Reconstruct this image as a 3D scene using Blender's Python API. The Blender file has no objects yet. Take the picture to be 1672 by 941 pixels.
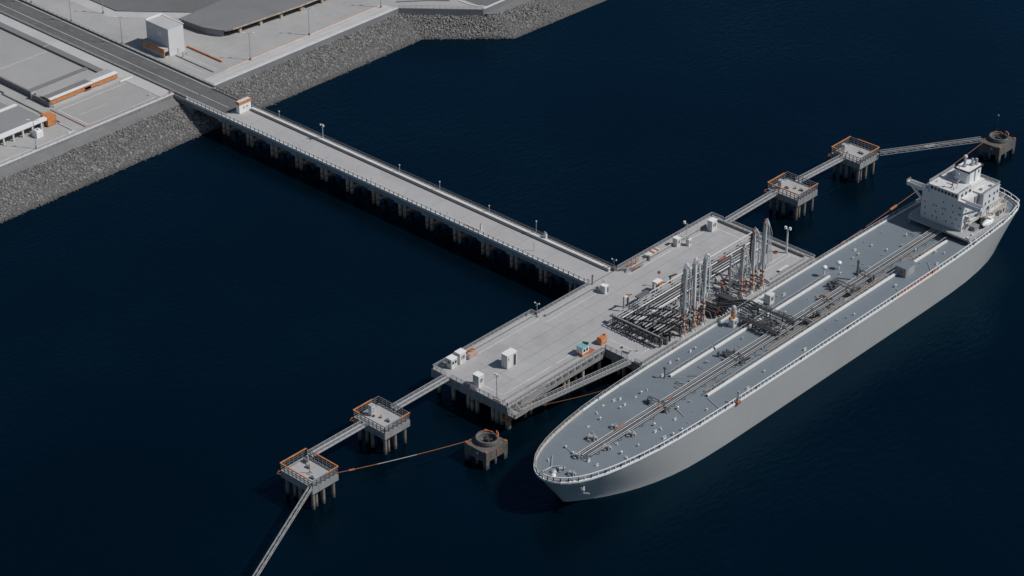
import bpy, math, random
from mathutils import Vector
R = math.radians
random.seed(7)
scene = bpy.context.scene
C = scene.collection

# ------------------------------------------------------------------ camera
cam_data = bpy.data.cameras.new('camera')
cam = bpy.data.objects.new('camera', cam_data); C.objects.link(cam)
cam.location = (434.43, -513.39, 406.18)
yaw, pitch = R(132.742), R(30.654)
fwd = Vector((math.cos(pitch)*math.cos(yaw), math.cos(pitch)*math.sin(yaw), -math.sin(pitch)))
cam.rotation_euler = fwd.to_track_quat('-Z', 'Y').to_euler()
cam_data.sensor_width = 36.0
cam_data.lens = 36.0*3825.4/1672
cam_data.clip_start = 1.0
cam_data.clip_end = 20000
scene.camera = cam

# ------------------------------------------------------------------ light
SUN_EL, SUN_ROT = R(49), R(59.5)
world = bpy.data.worlds.new('World'); scene.world = world; world.use_nodes = True
nt = world.node_tree
sky = nt.nodes.new('ShaderNodeTexSky'); sky.sky_type = 'NISHITA'; sky.sun_disc = False
sky.sun_elevation = SUN_EL; sky.sun_rotation = SUN_ROT
bg = nt.nodes['Background']; bg.inputs['Strength'].default_value = 0.05
nt.links.new(sky.outputs['Color'], bg.inputs['Color'])
sd = bpy.data.lights.new('sun', 'SUN'); sd.energy = 3.25; sd.angle = R(0.5); sd.color = (1.0, 0.965, 0.925)
sun = bpy.data.objects.new('sun', sd); C.objects.link(sun)
sun_dir = Vector((math.sin(SUN_ROT)*math.cos(SUN_EL), math.cos(SUN_ROT)*math.cos(SUN_EL), math.sin(SUN_EL)))
sun.rotation_euler = sun_dir.to_track_quat('Z', 'Y').to_euler(); sun.location = (0, 0, 300)
vs = scene.view_settings
vs.view_transform = 'Standard'; vs.look = 'None'; vs.exposure = 0.0; vs.gamma = 1.0; vs.use_curve_mapping = False

# ------------------------------------------------------------------ materials
def lin(c): return c if len(c) == 4 else (*c, 1)
def mat(name, col, rough=0.8, var=0.0, scale=0.3, metal=0.0, stain=0.0, bump=0.0, bscale=2.0, streak=0.0, spec=0.35, tide=0.0):
    m = bpy.data.materials.new(name); m.use_nodes = True
    n = m.node_tree.nodes; l = m.node_tree.links
    b = n['Principled BSDF']
    b.inputs['Roughness'].default_value = rough; b.inputs['Metallic'].default_value = metal
    b.inputs['Specular IOR Level'].default_value = spec
    b.inputs['Base Color'].default_value = lin(col)
    if var or stain or streak or tide:
        tc = n.new('ShaderNodeTexCoord')
        def noise(sc, detail=5, vec=None, rgh=0.6):
            t = n.new('ShaderNodeTexNoise'); t.inputs['Scale'].default_value = sc
            t.inputs['Detail'].default_value = detail; t.inputs['Roughness'].default_value = rgh
            l.new(vec or tc.outputs['Object'], t.inputs['Vector']); return t
        def ramp(src, lo, hi, p0=0.3, p1=0.7):
            r = n.new('ShaderNodeMapRange'); r.inputs['From Min'].default_value = p0; r.inputs['From Max'].default_value = p1
            r.inputs['To Min'].default_value = lo; r.inputs['To Max'].default_value = hi
            l.new(src, r.inputs['Value']); return r.outputs['Result']
        def mul(a, c):
            x = n.new('ShaderNodeMath'); x.operation = 'MULTIPLY'
            l.new(a, x.inputs[0]); l.new(c, x.inputs[1]); return x.outputs[0]
        f = ramp(noise(scale).outputs['Fac'], 1-var, 1+var)
        if var: f = mul(f, ramp(noise(scale*7, 4).outputs['Fac'], 1-var*0.5, 1+var*0.5))
        if stain: f = mul(f, ramp(noise(scale*0.35, 8, None, 0.75).outputs['Fac'], 1-stain, 1.0, 0.33, 0.5))
        if streak:
            mp = n.new('ShaderNodeMapping'); mp.inputs['Scale'].default_value = (1, 1, 0.06)
            l.new(tc.outputs['Object'], mp.inputs['Vector'])
            f = mul(f, ramp(noise(0.9, 4, mp.outputs['Vector']).outputs['Fac'], 1-streak, 1+streak*0.4, 0.3, 0.6))
        if tide:   # wet, weed-grown band just above the water line
            ge = n.new('ShaderNodeNewGeometry'); sp = n.new('ShaderNodeSeparateXYZ'); l.new(ge.outputs['Position'], sp.inputs[0])
            ad = n.new('ShaderNodeMath'); ad.operation = 'ADD'; l.new(sp.outputs['Z'], ad.inputs[0]); l.new(noise(1.2).outputs['Fac'], ad.inputs[1])
            f = mul(f, ramp(ad.outputs[0], 1-tide, 1.0, 1.2, 2.4))
        mx = n.new('ShaderNodeVectorMath'); mx.operation = 'SCALE'
        mx.inputs[0].default_value = col[:3]; l.new(f, mx.inputs['Scale'])
        l.new(mx.outputs[0], b.inputs['Base Color'])
    if bump:
        tb = n.new('ShaderNodeTexNoise'); tb.inputs['Scale'].default_value = bscale; tb.inputs['Detail'].default_value = 6
        tc2 = n.new('ShaderNodeTexCoord'); l.new(tc2.outputs['Object'], tb.inputs['Vector'])
        bp = n.new('ShaderNodeBump'); bp.inputs['Strength'].default_value = bump; bp.inputs['Distance'].default_value = 0.2
        l.new(tb.outputs['Fac'], bp.inputs['Height']); l.new(bp.outputs['Normal'], b.inputs['Normal'])
    return m

M = {}
M['land'] = mat('land_concrete', (.37, .37, .365), .9, .07, .06, stain=.14)
M['light'] = mat('pale_concrete', (.46, .46, .455), .9, .06, .12, stain=.10)
M['yard'] = mat('yard_concrete', (.34, .34, .335), .9, .04, .05, stain=.08)
M['apron'] = mat('apron_concrete', (.19, .192, .194), .9, .10, .10, stain=.15)
M['seawall'] = mat('seawall_concrete', (.23, .23, .228), .9, .12, .2, stain=.15, streak=.2)
M['asphalt'] = mat('asphalt', (.125, .126, .128), .92, .10, .10, stain=.2)
M['asphalt2'] = mat('old_asphalt', (.150, .152, .155), .92, .07, .06, stain=.12)
M['deck'] = mat('jetty_concrete', (.385, .385, .388), .88, .055, .11, stain=.14)
M['deck2'] = mat('jetty_edge_concrete', (.27, .27, .268), .9, .09, .25, stain=.2, streak=.25)
M['pile'] = mat('pile_concrete', (.44, .365, .29), .85, .15, .4, streak=.35, tide=.6)
M['pile2'] = mat('weathered_pile_concrete', (.20, .168, .138), .88, .15, .4, streak=.4, tide=.6)
M['mark'] = mat('worn_road_paint', (.60, .60, .60), .8, .15, .5, stain=.25)
M['dash'] = mat('faded_road_paint', (.24, .24, .24), .85, .15, .5, stain=.25)
M['mdcon'] = mat('weathered_dark_concrete', (.122, .116, .108), .9, .15, .3, stain=.25, streak=.3, tide=.6)
M['armgrey'] = mat('pale_grey_arm_paint', (.60, .595, .585), .5, .07, .5, stain=.1)
M['joint'] = mat('joint_sealant', (.20, .20, .20), .9, .15, .3)
M['white'] = mat('white_paint', (.74, .74, .735), .55, .04, .3, stain=.07)
M['offwhite'] = mat('offwhite_paint', (.62, .615, .60), .6, .05, .3, stain=.10, streak=.1)
M['galv'] = mat('galvanised_steel', (.40, .41, .42), .5, .08, .6, metal=.15)
M['grey'] = mat('grey_paint', (.25, .255, .265), .6, .07, .4)
M['dark'] = mat('dark_steel', (.055, .056, .06), .6, .15, .6)
M['mid'] = mat('mid_steel', (.13, .135, .14), .6, .12, .6)
M['orange'] = mat('orange_paint', (.55, .215, .075), .7, .2, .8, stain=.35)
M['rust'] = mat('faded_orange_paint', (.36, .125, .055), .75, .18, .8, stain=.2)
M['rope'] = mat('orange_brown_rope', (.30, .115, .05), .9, .15, 1.5)
M['brown'] = mat('brown_hose', (.17, .075, .045), .7, .12, .8)
M['hull'] = mat('grey_hull_paint', (.322, .315, .306), .55, .035, .05, stain=.05)
M['sdeck'] = mat('blue_grey_deck_paint', (.172, .203, .230), .62, .06, .05, stain=.13)
M['superwhite'] = mat('ship_white_paint', (.72, .715, .70), .5, .03, .2, streak=.06)
M['acc'] = mat('accommodation_paint', (.62, .62, .615), .5, .03, .2, stain=.05, streak=.08)
M['pane'] = mat('tinted_pane', (.05, .055, .065), .25, spec=.5)
M['ringsteel'] = mat('rusty_dark_steel', (.12, .115, .11), .75, .3, .8, stain=.3)
M['boatdeck'] = mat('grey_boat_deck_paint', (.36, .365, .37), .6, .06, .2, stain=.1)
M['cream'] = mat('weathered_cream_paint', (.55, .50, .44), .6, .06, .3, streak=.15)
M['blockwhite'] = mat('pale_wall_paint', (.60, .60, .595), .7, .03, .2, stain=.06)
M['glass'] = mat('window_glass', (.015, .018, .022), .12, spec=.5)
M['teal'] = mat('teal_roof_paint', (.18, .42, .44), .6, .06, .4)
M['roof'] = mat('grey_roofing', (.195, .197, .200), .88, .05, .07, stain=.10)
M['roof2'] = mat('mid_grey_roofing', (.255, .257, .262), .88, .04, .07, stain=.08)
M['wallgrey'] = mat('grey_wall', (.20, .20, .20), .9, .08, .3, streak=.2)
M['rust2'] = mat('ochre_pipe', (.40, .26, .12), .7, .15, .6)
M['truss'] = mat('weathered_galvanised', (.30, .30, .295), .6, .10, .6)
M['tank'] = mat('pale_pink_patch', (.46, .33, .27), .8, .1, .4)

def rock_mat():
    m = bpy.data.materials.new('armour_rock'); m.use_nodes = True
    n = m.node_tree.nodes; l = m.node_tree.links; b = n['Principled BSDF']
    at = n.new('ShaderNodeAttribute'); at.attribute_name = 'shade'
    tc = n.new('ShaderNodeTexCoord'); t = n.new('ShaderNodeTexNoise'); t.inputs['Scale'].default_value = 1.3; t.inputs['Detail'].default_value = 5
    l.new(tc.outputs['Object'], t.inputs['Vector'])
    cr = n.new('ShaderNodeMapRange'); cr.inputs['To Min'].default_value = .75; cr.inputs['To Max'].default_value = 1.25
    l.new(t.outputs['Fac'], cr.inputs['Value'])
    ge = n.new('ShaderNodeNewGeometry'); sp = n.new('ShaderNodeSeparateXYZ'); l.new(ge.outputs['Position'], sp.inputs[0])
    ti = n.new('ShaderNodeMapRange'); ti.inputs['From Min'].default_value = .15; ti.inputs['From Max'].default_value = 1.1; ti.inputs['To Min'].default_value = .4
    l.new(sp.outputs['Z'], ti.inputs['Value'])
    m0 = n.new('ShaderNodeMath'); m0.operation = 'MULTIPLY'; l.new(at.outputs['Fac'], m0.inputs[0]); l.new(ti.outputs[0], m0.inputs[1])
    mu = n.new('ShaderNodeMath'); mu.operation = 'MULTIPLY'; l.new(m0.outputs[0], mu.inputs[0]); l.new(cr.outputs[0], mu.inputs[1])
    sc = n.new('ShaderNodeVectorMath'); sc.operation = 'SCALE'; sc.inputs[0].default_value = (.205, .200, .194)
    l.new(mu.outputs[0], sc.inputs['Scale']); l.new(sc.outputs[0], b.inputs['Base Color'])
    b.inputs['Roughness'].default_value = .92
    return m
M['rock'] = rock_mat()
M['rockbed'] = mat('dark_rock_bed', (.10, .098, .095), .95, .2, .8, bump=.5)

def water_mat():
    m = bpy.data.materials.new('sea_water'); m.use_nodes = True
    n = m.node_tree.nodes; l = m.node_tree.links; b = n['Principled BSDF']
    n.remove(b)
    df = n.new('ShaderNodeBsdfDiffuse'); gl = n.new('ShaderNodeBsdfGlossy'); fr = n.new('ShaderNodeFresnel'); mx = n.new('ShaderNodeMixShader')
    gl.inputs['Color'].default_value = (.26, .64, 1.0, 1); gl.inputs['Roughness'].default_value = .10; fr.inputs['IOR'].default_value = 1.33
    l.new(fr.outputs[0], mx.inputs[0]); l.new(df.outputs[0], mx.inputs[1]); l.new(gl.outputs[0], mx.inputs[2])
    l.new(mx.outputs[0], n['Material Output'].inputs['Surface'])
    tc = n.new('ShaderNodeTexCoord')
    big = n.new('ShaderNodeTexNoise'); big.inputs['Scale'].default_value = .006; big.inputs['Detail'].default_value = 4
    l.new(tc.outputs['Object'], big.inputs['Vector'])
    cr = n.new('ShaderNodeValToRGB')
    cr.color_ramp.elements[0].position = .3; cr.color_ramp.elements[0].color = (.0002, .0034, .0072, 1)
    cr.color_ramp.elements[1].position = .7; cr.color_ramp.elements[1].color = (.0003, .0047, .0094, 1)
    l.new(big.outputs['Fac'], cr.inputs['Fac']); l.new(cr.outputs['Color'], df.inputs['Color'])
    mp = n.new('ShaderNodeMapping'); mp.inputs['Rotation'].default_value = (0, 0, R(25)); mp.inputs['Scale'].default_value = (1, .42, 1)
    l.new(tc.outputs['Object'], mp.inputs['Vector'])
    w = n.new('ShaderNodeTexNoise'); w.inputs['Scale'].default_value = .55; w.inputs['Detail'].default_value = 6; w.inputs['Roughness'].default_value = .62
    l.new(mp.outputs['Vector'], w.inputs['Vector'])
    # patchy wind: ripples stronger in some areas
    pa = n.new('ShaderNodeTexNoise'); pa.inputs['Scale'].default_value = .012; pa.inputs['Detail'].default_value = 3
    l.new(tc.outputs['Object'], pa.inputs['Vector'])
    pr = n.new('ShaderNodeMapRange'); pr.inputs['From Min'].default_value = .35; pr.inputs['From Max'].default_value = .65
    pr.inputs['To Min'].default_value = .12; pr.inputs['To Max'].default_value = .36
    l.new(pa.outputs['Fac'], pr.inputs['Value'])
    bp = n.new('ShaderNodeBump'); bp.inputs['Distance'].default_value = 1.0
    l.new(pr.outputs[0], bp.inputs['Strength'])
    l.new(w.outputs['Fac'], bp.inputs['Height']); [l.new(bp.outputs['Normal'], x.inputs['Normal']) for x in (df, gl, fr)]
    return m
M['water'] = water_mat()

# ------------------------------------------------------------------ mesh helpers
class MB:
    def __init__(s, m=0): s.v = []; s.f = []; s.mi = []; s.sm = []; s.m = m
    def add(s, vs, fs, smooth=False):
        o = len(s.v); s.v += [tuple(p) for p in vs]
        for f in fs: s.f.append(tuple(i+o for i in f)); s.mi.append(s.m); s.sm.append(smooth)
        return s
    def box(s, x0, x1, y0, y1, z0, z1):
        if x0 > x1: x0, x1 = x1, x0
        if y0 > y1: y0, y1 = y1, y0
        return s.add([(x0,y0,z0),(x1,y0,z0),(x1,y1,z0),(x0,y1,z0),(x0,y0,z1),(x1,y0,z1),(x1,y1,z1),(x0,y1,z1)],
              [(3,2,1,0),(4,5,6,7),(0,1,5,4),(1,2,6,5),(2,3,7,6),(3,0,4,7)])
    def cbox(s, x, y, z, sx, sy, sz): return s.box(x-sx/2, x+sx/2, y-sy/2, y+sy/2, z, z+sz)
    def bar(s, p, q, w, h=None):
        p, q = Vector(p), Vector(q); h = h or w; d = (q-p)
        if d.length < 1e-6: return s
        d.normalize(); up = Vector((0,0,1)) if abs(d.z) < .95 else Vector((0,1,0))
        a = d.cross(up).normalized()*(w/2); b = a.cross(d).normalized()*(h/2)
        return s.add([p-a-b, p+a-b, p+a+b, p-a+b, q-a-b, q+a-b, q+a+b, q-a+b],
              [(0,1,2,3),(7,6,5,4),(4,5,1,0),(5,6,2,1),(6,7,3,2),(7,4,0,3)])
    def cyl(s, p, q, r, n=10, r2=None, smooth=True):
        p, q = Vector(p), Vector(q); r2 = r if r2 is None else r2
        d = (q-p).normalized(); up = Vector((0,0,1)) if abs(d.z) < .95 else Vector((0,1,0))
        a = d.cross(up).normalized(); b = a.cross(d).normalized()
        vs = []
        for k in range(n):
            t = 2*math.pi*k/n; e = a*math.cos(t)+b*math.sin(t); vs.append(p+e*r); vs.append(q+e*r2)
        s.add(vs, [(2*k, 2*k+1, (2*k+3) % (2*n), (2*k+2) % (2*n)) for k in range(n)], smooth)
        s.add(vs[0::2], [tuple(range(n))]); s.add(vs[1::2], [tuple(reversed(range(n)))])
        return s
    def tube(s, pts, r, n=6):
        for a, b in zip(pts, pts[1:]): s.cyl(a, b, r, n)
        return s
    def prism(s, poly, z0, z1):
        n = len(poly)
        a = sum(poly[i][0]*poly[(i+1) % n][1]-poly[(i+1) % n][0]*poly[i][1] for i in range(n))
        if a < 0: poly = list(reversed(poly))
        vs = [(x, y, z0) for x, y in poly]+[(x, y, z1) for x, y in poly]
        return s.add(vs, [tuple(reversed(range(n))), tuple(range(n, 2*n))]+[(i, (i+1) % n, (i+1) % n+n, i+n) for i in range(n)])
    def lathe(s, cx, cy, prof, n=24, a0=0, a1=2*math.pi, sx=1, sy=1):
        full = abs(a1-a0-2*math.pi) < 1e-6; k = n if full else n+1; vs = []
        for i in range(k):
            t = a0+(a1-a0)*i/n
            for r, z in prof: vs.append((cx+r*sx*math.cos(t), cy+r*sy*math.sin(t), z))
        m = len(prof); fs = []
        for i in range(n):
            j = (i+1) % k
            for q in range(m-1): fs.append((i*m+q, j*m+q, j*m+q+1, i*m+q+1))
        return s.add(vs, fs, True)
    def sphere(s, c, r, n=10, m=6, sz=1):
        prof = [(max(r*math.sin(math.pi*i/m), .001), c[2]-r*sz*math.cos(math.pi*i/m)) for i in range(m+1)]
        return s.lathe(c[0], c[1], prof, n)
    def rail(s, pts, h, step=2.0, t=.10, mids=1, post=None, closed=False):
        """a handrail along the points: posts, a top rail and mid rails"""
        post = post or t
        if closed: pts = list(pts)+[pts[0]]
        for a, b in zip(pts, pts[1:]):
            a, b = Vector(a), Vector(b); L = (b-a).length; k = max(1, round(L/step))
            for i in range(k+1):
                p = a.lerp(b, i/k); s.bar(p, p+Vector((0,0,h-t)), post)
            s.bar(a+Vector((0,0,h)), b+Vector((0,0,h)), t*1.3, t)
            for j in range(mids):
                z = h*(j+1)/(mids+1); s.bar(a+Vector((0,0,z)), b+Vector((0,0,z)), t*.8)
        return s
    def build(s, name, mats, parent=None, loc=None):
        off = Vector((0,0,0)); p = parent
        while p is not None: off += p.location; p = p.parent
        me = bpy.data.meshes.new(name)
        L = Vector(loc) if loc else Vector((0,0,0))
        o3 = off+L
        me.from_pydata([(x-o3.x, y-o3.y, z-o3.z) for x, y, z in s.v], [], s.f)
        for m in (mats if isinstance(mats, (list, tuple)) else [mats]): me.materials.append(M[m] if isinstance(m, str) else m)
        me.polygons.foreach_set('material_index', s.mi); me.polygons.foreach_set('use_smooth', s.sm)
        me.update()
        o = bpy.data.objects.new(name, me); C.objects.link(o)
        o.location = L
        if parent is not None: o.parent = parent
        return o

def tag(o, label=None, cat=None, group=None, kind=None):
    if label: o['label'] = label
    if cat: o['category'] = cat
    if group: o['group'] = group
    if kind: o['kind'] = kind
    return o
def thing(name, label, cat, loc=(0,0,0), group=None):
    o = bpy.data.objects.new(name, None); C.objects.link(o); o.location = loc; o.empty_display_size = 1
    return tag(o, label, cat, group)
def single(name, mb, m, label, cat, loc=(0,0,0), group=None):
    return tag(mb.build(name, m, None, loc), label, cat, group)
def dup(root, loc, rotz=0.0, label=None, group=None, parent='same'):
    def rec(o, par):
        c = o.copy(); C.objects.link(c); c.parent = par
        for ch in kids.get(o.name, []): rec(ch, c)
        return c
    kids = {}
    for o in root.children_recursive: kids.setdefault(o.parent.name, []).append(o)
    r = rec(root, root.parent); r.location = loc; r.rotation_euler = (0, 0, rotz)
    if label: r['label'] = label
    if group: r['group'] = group
    return r
def struct(name, mb, m): return tag(mb.build(name, m), kind='structure')

D = 8.8                                  # deck level of land, trestle and platform above the water
def S(x, y): return (.99583*x+1.81, .99583*y-2.14)

# ================================================================== SETTING
w = MB(); w.add([(-6000,-6000,0),(6000,-6000,0),(6000,6000,0),(-6000,6000,0)], [(0,1,2,3)])
struct('water', w, 'water')

g = MB(); g.prism([(-217,-320),(-217,-1.6),(-209,-1.6),(-209,13.2),(-211,13.2),(-211,114.6),(-184,137.6),(-184,300),(-900,300),(-900,-320)], -4, D)
struct('ground', g, 'land')

crest = [(-212.0,-320),(-212.0,-3),(-210.4,14),(-210.2,116),(-180.4,142.0),(-178.2,158),(-177.5,300)]
toe = [(-195.7,-320),(-195.7,0),(-195.7,20),(-195.2,113),(-167.9,139.6),(-165.6,196),(-165.0,300)]
ZC = 6.3
a = MB()
a.add([(-216.98,-320,ZC+1.2),(-211.8,-320,ZC),(-211.8,-3,ZC),(-216.98,-1.7,ZC+1.2)], [(0,1,2,3)])
a.add([(-210.98,13.2,ZC),(-210.4,14,ZC),(-210.2,116,ZC),(-180.4,142,ZC),(-178.2,158,ZC),(-177.5,300,ZC),(-183.98,300,ZC),(-183.98,137.6,ZC),(-210.98,114.6,ZC)], [(0,1,2,8),(8,2,3,7),(7,3,4,5,6)])
a.add([(-212,-3,ZC),(-210.4,14,ZC),(-208.98,13.2,ZC),(-208.98,-1.6,ZC),(-216.9,-1.6,ZC)], [(0,3,2,1),(0,4,3)])
struct('apron', a, 'apron')
b = MB()
for i in range(len(crest)-1):
    (x0,y0),(x1,y1),(x2,y2),(x3,y3) = crest[i], toe[i], toe[i+1], crest[i+1]
    b.add([(x0,y0,ZC-.15),(x1+1.6,y1,-.6),(x2+1.6,y2,-.6),(x3,y3,ZC-.15)], [(0,1,2,3)])
struct('shore_slope', b, 'rockbed')

def interp(pl, y):
    for (x0,y0),(x1,y1) in zip(pl, pl[1:]):
        if y0 <= y <= y1: return x0+(x1-x0)*(y-y0)/(y1-y0)
    return pl[-1][0]
# armour rock: a few thousand boulders nobody could count, one object
ico = []
ph = (1+5**.5)/2
for s1 in (-1,1):
    for s2 in (-1,1): ico += [(0,s1,s2*ph),(s1,s2*ph,0),(s2*ph,0,s1)]
ico = [Vector(p).normalized() for p in ico]
def hull_faces(pts):
    fs = []
    for i in range(12):
        for j in range(i+1,12):
            for k in range(j+1,12):
                if max((pts[i]-pts[j]).length,(pts[j]-pts[k]).length,(pts[i]-pts[k]).length) < 1.06:
                    nrm = (pts[j]-pts[i]).cross(pts[k]-pts[i]); fs.append((i,j,k) if nrm.dot(pts[i]) > 0 else (i,k,j))
    return fs
icof = hull_faces(ico)
from mathutils import Euler
rk = MB(); shades = []
def rock(x, y, z, r):
    e = Euler((random.random()*6.3, random.random()*6.3, random.random()*6.3)).to_matrix()
    sc = Vector((random.uniform(.7,1.25), random.uniform(.6,1.0), random.uniform(.5,.85)))*r
    e2 = Euler((random.uniform(-.5,.5), random.uniform(-.5,.5), random.random()*6.3)).to_matrix()
    vs = []
    for p in ico:
        q = e @ p; q = q*random.uniform(.82,1.15); q = Vector((q.x*sc.x,q.y*sc.y,q.z*sc.z)); q = e2 @ q
        vs.append((x+q.x,y+q.y,z+q.z))
    rk.add(vs, icof); shades.extend([random.choice((random.uniform(.55,.8), random.uniform(.8,1.2), random.uniform(.9,1.3)))]*12)
def strip(c0, t0, c1, t1, sp=.70):
    c0,t0,c1,t1 = map(Vector,(c0,t0,c1,t1))
    L = max((c1-c0).length,(t1-t0).length); W = max((t0-c0).length,(t1-c1).length)
    n, m = max(1,int(L/sp)), int(math.hypot(W,6.9)/sp)
    for i in range(n):
        for j in range(0, m+2):
            s_ = (i+random.uniform(-.15,1.15))/n; t_ = (j+random.uniform(-.4,.4))/m
            p = c0.lerp(c1,s_).lerp(t0.lerp(t1,s_), t_)
            z = ZC*(1-t_)-.22
            rock(p.x, p.y, z+random.uniform(-.25,.28), random.uniform(.36,.66) if random.random() < .93 else random.uniform(.66,.98))
cr2 = [(interp(crest,y),y) for y in (-135,-3)]+[(-210.4,14),(-210.2,116),(-180.4,142.0),(-178.2,158),(-177.8,235)]
to2 = [(-195.7,-135),(-195.7,-3),(-195.7,17),(-195.2,113),(-167.9,139.6),(-167.0,160),(-165.3,235)]
for i in range(len(cr2)-1): strip(cr2[i], to2[i], cr2[i+1], to2[i+1])
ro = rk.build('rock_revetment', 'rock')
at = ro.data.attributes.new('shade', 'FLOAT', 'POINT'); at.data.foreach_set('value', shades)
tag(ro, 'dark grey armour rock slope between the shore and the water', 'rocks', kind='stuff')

# roads, paths and yards: thin sheets, each a few mm above the one below
def sheet(name, poly, z, m):
    s = MB(); s.prism(poly, z-.05, z); return struct(name, s, m)
rd = MB(0); rd.box(-520,-209,-.3,12.4,D-.05,D+.012)
rd.m = 1
for y in (.35, 11.75): rd.box(-520,-209.2,y-.14,y+.14,D,D+.017)
rd.box(-520,-209.2,4.62,4.86,D,D+.017)
for y, ph_ in ((2.5,0),(8.6,3)):
    rd.m = 2; x = -515+ph_
    while x < -212: rd.box(x,x+2.2,y-.1,y+.1,D,D+.017); x += 6.6
struct('road', rd, ['asphalt','mark','dash'])
kb = MB(); kb.box(-520,-217.5,-7.0,-.9,D-.05,D+.14)
struct('footpath', kb, 'light')
sheet('tank_yard', [(-420,-39.6),(-259.6,-39.6),(-259.6,-10.6),(-420,-10.6)], D+.03, 'yard')
sheet('front_yard', [(-240.6,-41.6),(-217.6,-42.3),(-217.6,-7.4),(-240.6,-7.4)], D+.02, 'yard')
fy = MB()
fy.box(-238,-237.7,-40.6,-8,D,D+.026); fy.box(-238,-219.5,-40.8,-40.5,D,D+.026); fy.box(-219.7,-219.4,-40.8,-8,D,D+.026); fy.box(-229,-228.8,-38,-24,D,D+.026)
fy.box(-300,-217.8,-47.6,-47.35,D,D+.026); fy.box(-219.6,-219.3,-100,-49.5,D,D+.026)
fy.box(-243,-221,24.0,24.25,D,D+.026); fy.box(-241,-222,18.6,18.8,D,D+.026)
fy.box(-218.3,-218.0,26,112,D+.0,D+.026)
struct('yard_markings', fy, 'mark')
sheet('promenade', [(-218.0,14.5),(-211.2,14.5),(-211.2,114.5),(-218.0,113.5)], D+.02, 'light')
pm = MB(); pm.box(-215.4,-215.2,16,113,D,D+.026); pm.box(-212.5,-212.2,16,113,D,D+.026)
struct('promenade_markings', pm, 'mark')
sheet('parking_ground', [(-420,33),(-294,33.5),(-284,42),(-262,60.5),(-262,220),(-420,220)], D+.02, 'asphalt2')
sheet('service_lane', [(-330,26.5),(-292.5,27.2),(-266,49.5),(-264.0,58.6),(-284,40.6),(-294,32.6),(-330,32.2)], D+.02, 'light')
sheet('corner_ground', [(-196,139.6),(-188,139.6),(-184.8,142),(-184.8,210),(-205,210),(-200,160)], D+.02, 'asphalt2')

# ================================================================== SHORE WALLS, RAILS
t = thing('seawall', 'grey seawall with pale coping in front of the orange trimmed shed, left of the trestle', 'seawall', (-217,-60,0))
m_ = MB(); m_.box(-217.0,-216.55,-320,-1.65,3,D-.05); m_.build('wall_face','seawall',t)
m_ = MB(); m_.box(-217.5,-216.4,-320,-1.65,D-.05,D+.38); m_.build('coping','offwhite',t)
m_ = MB(); m_.rail([(-216.7,-320,D+.38),(-216.7,-2,D+.38)],1.0,4.0,.09,1); m_.build('railing','galv',t)
t = thing('seawall', 'long grey seawall edging the promenade, right of the trestle', 'seawall', (-211,60,0))
m_ = MB(); m_.box(-211.0,-210.6,13.3,114.8,3,D-.05); m_.build('wall_face','apron',t)
m_ = MB(); m_.box(-211.4,-210.5,13.3,114.8,D-.05,D+.22); m_.build('coping','offwhite',t)
t = thing('seawall', 'angled seawall with railing at the bend of the rock slope', 'seawall', (-198,126,0))
def wall_line(mb, pts, th, z0, z1):
    for p, q in zip(pts, pts[1:]):
        mb.bar((p[0],p[1],(z0+z1)/2),(q[0],q[1],(z0+z1)/2),th,z1-z0)
m_ = MB(); wall_line(m_, [(-210.9,115.0),(-184.0,137.9),(-183.8,300)], .5, 3, D-.05); m_.build('wall_face','apron',t)
m_ = MB(); wall_line(m_, [(-184.0,138.3),(-184.0,300)], 1.0, D-.05, D+.3); m_.build('coping','offwhite',t)
m_ = MB(); m_.rail([(-210.9,115.0,D),(-184.2,137.6,D)],1.3,2.5,.10,1); m_.build('railing','galv',t)
k = MB(); pts = [(-196.5+8.5*math.sin(u*.16)*1.0, 137.8+14*(1-math.cos(u*.16)),D) for u in range(9)]
pts = [(-197.5,137.5),(-193.5,137.4),(-190,137.9),(-187.5,138.8),(-185.2,140.4)]
wall_line(k, pts, .5, D, D+.3)
single('kerb', k, 'white', 'curved white kerb at the bend of the seawall, top of the photo', 'kerb')
k = MB(); wall_line(k, [(-215.5,118.5),(-204.5,131),(-200.0,134.6)], .4, D, D+.5)
single('parapet', k, 'grey', 'short dark grey parapet behind the angled seawall railing', 'parapet')

def guard(y, label, x0=-520, x1=-209.5):
    t = thing('guard_rail', label, 'guard rail', (x0, y, D))
    m_ = MB(); m_.box(x0,x1,y-.22,y+.22,D-.02,D+.5); m_.build('kerb','apron',t)
    m_ = MB(); m_.rail([(x0,y,D+.5),(x1,y,D+.5)],.75,3.0,.11,1,.14); m_.build('railing','galv',t)
guard(12.95, 'long guard rail on the white block building side of the road')
guard(-.75, 'long guard rail on the footpath side of the road')
k = MB(); k.box(-520,-217.6,13.3,14.4,D-.02,D+.16); struct('pavement', k, 'light')

# dark duct beside the footpath
t = thing('covered_duct', 'long dark flat topped duct beside the pale footpath', 'duct', (-330,-8.8,D))
m_ = MB(); m_.box(-520,-245.2,-10.2,-7.3,D-.02,D+.9); m_.build('cover','roof',t)
m_ = MB(); m_.box(-245.17,-244.6,-10.35,-7.15,D-.02,D+1.1); m_.build('end_wall','light',t)
m_ = MB()
for x in (-287,-330,-372): m_.box(x,x+.5,-10.3,-7.2,D-.02,D+1.0)
m_.build('joint_cover','land',t)

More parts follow.
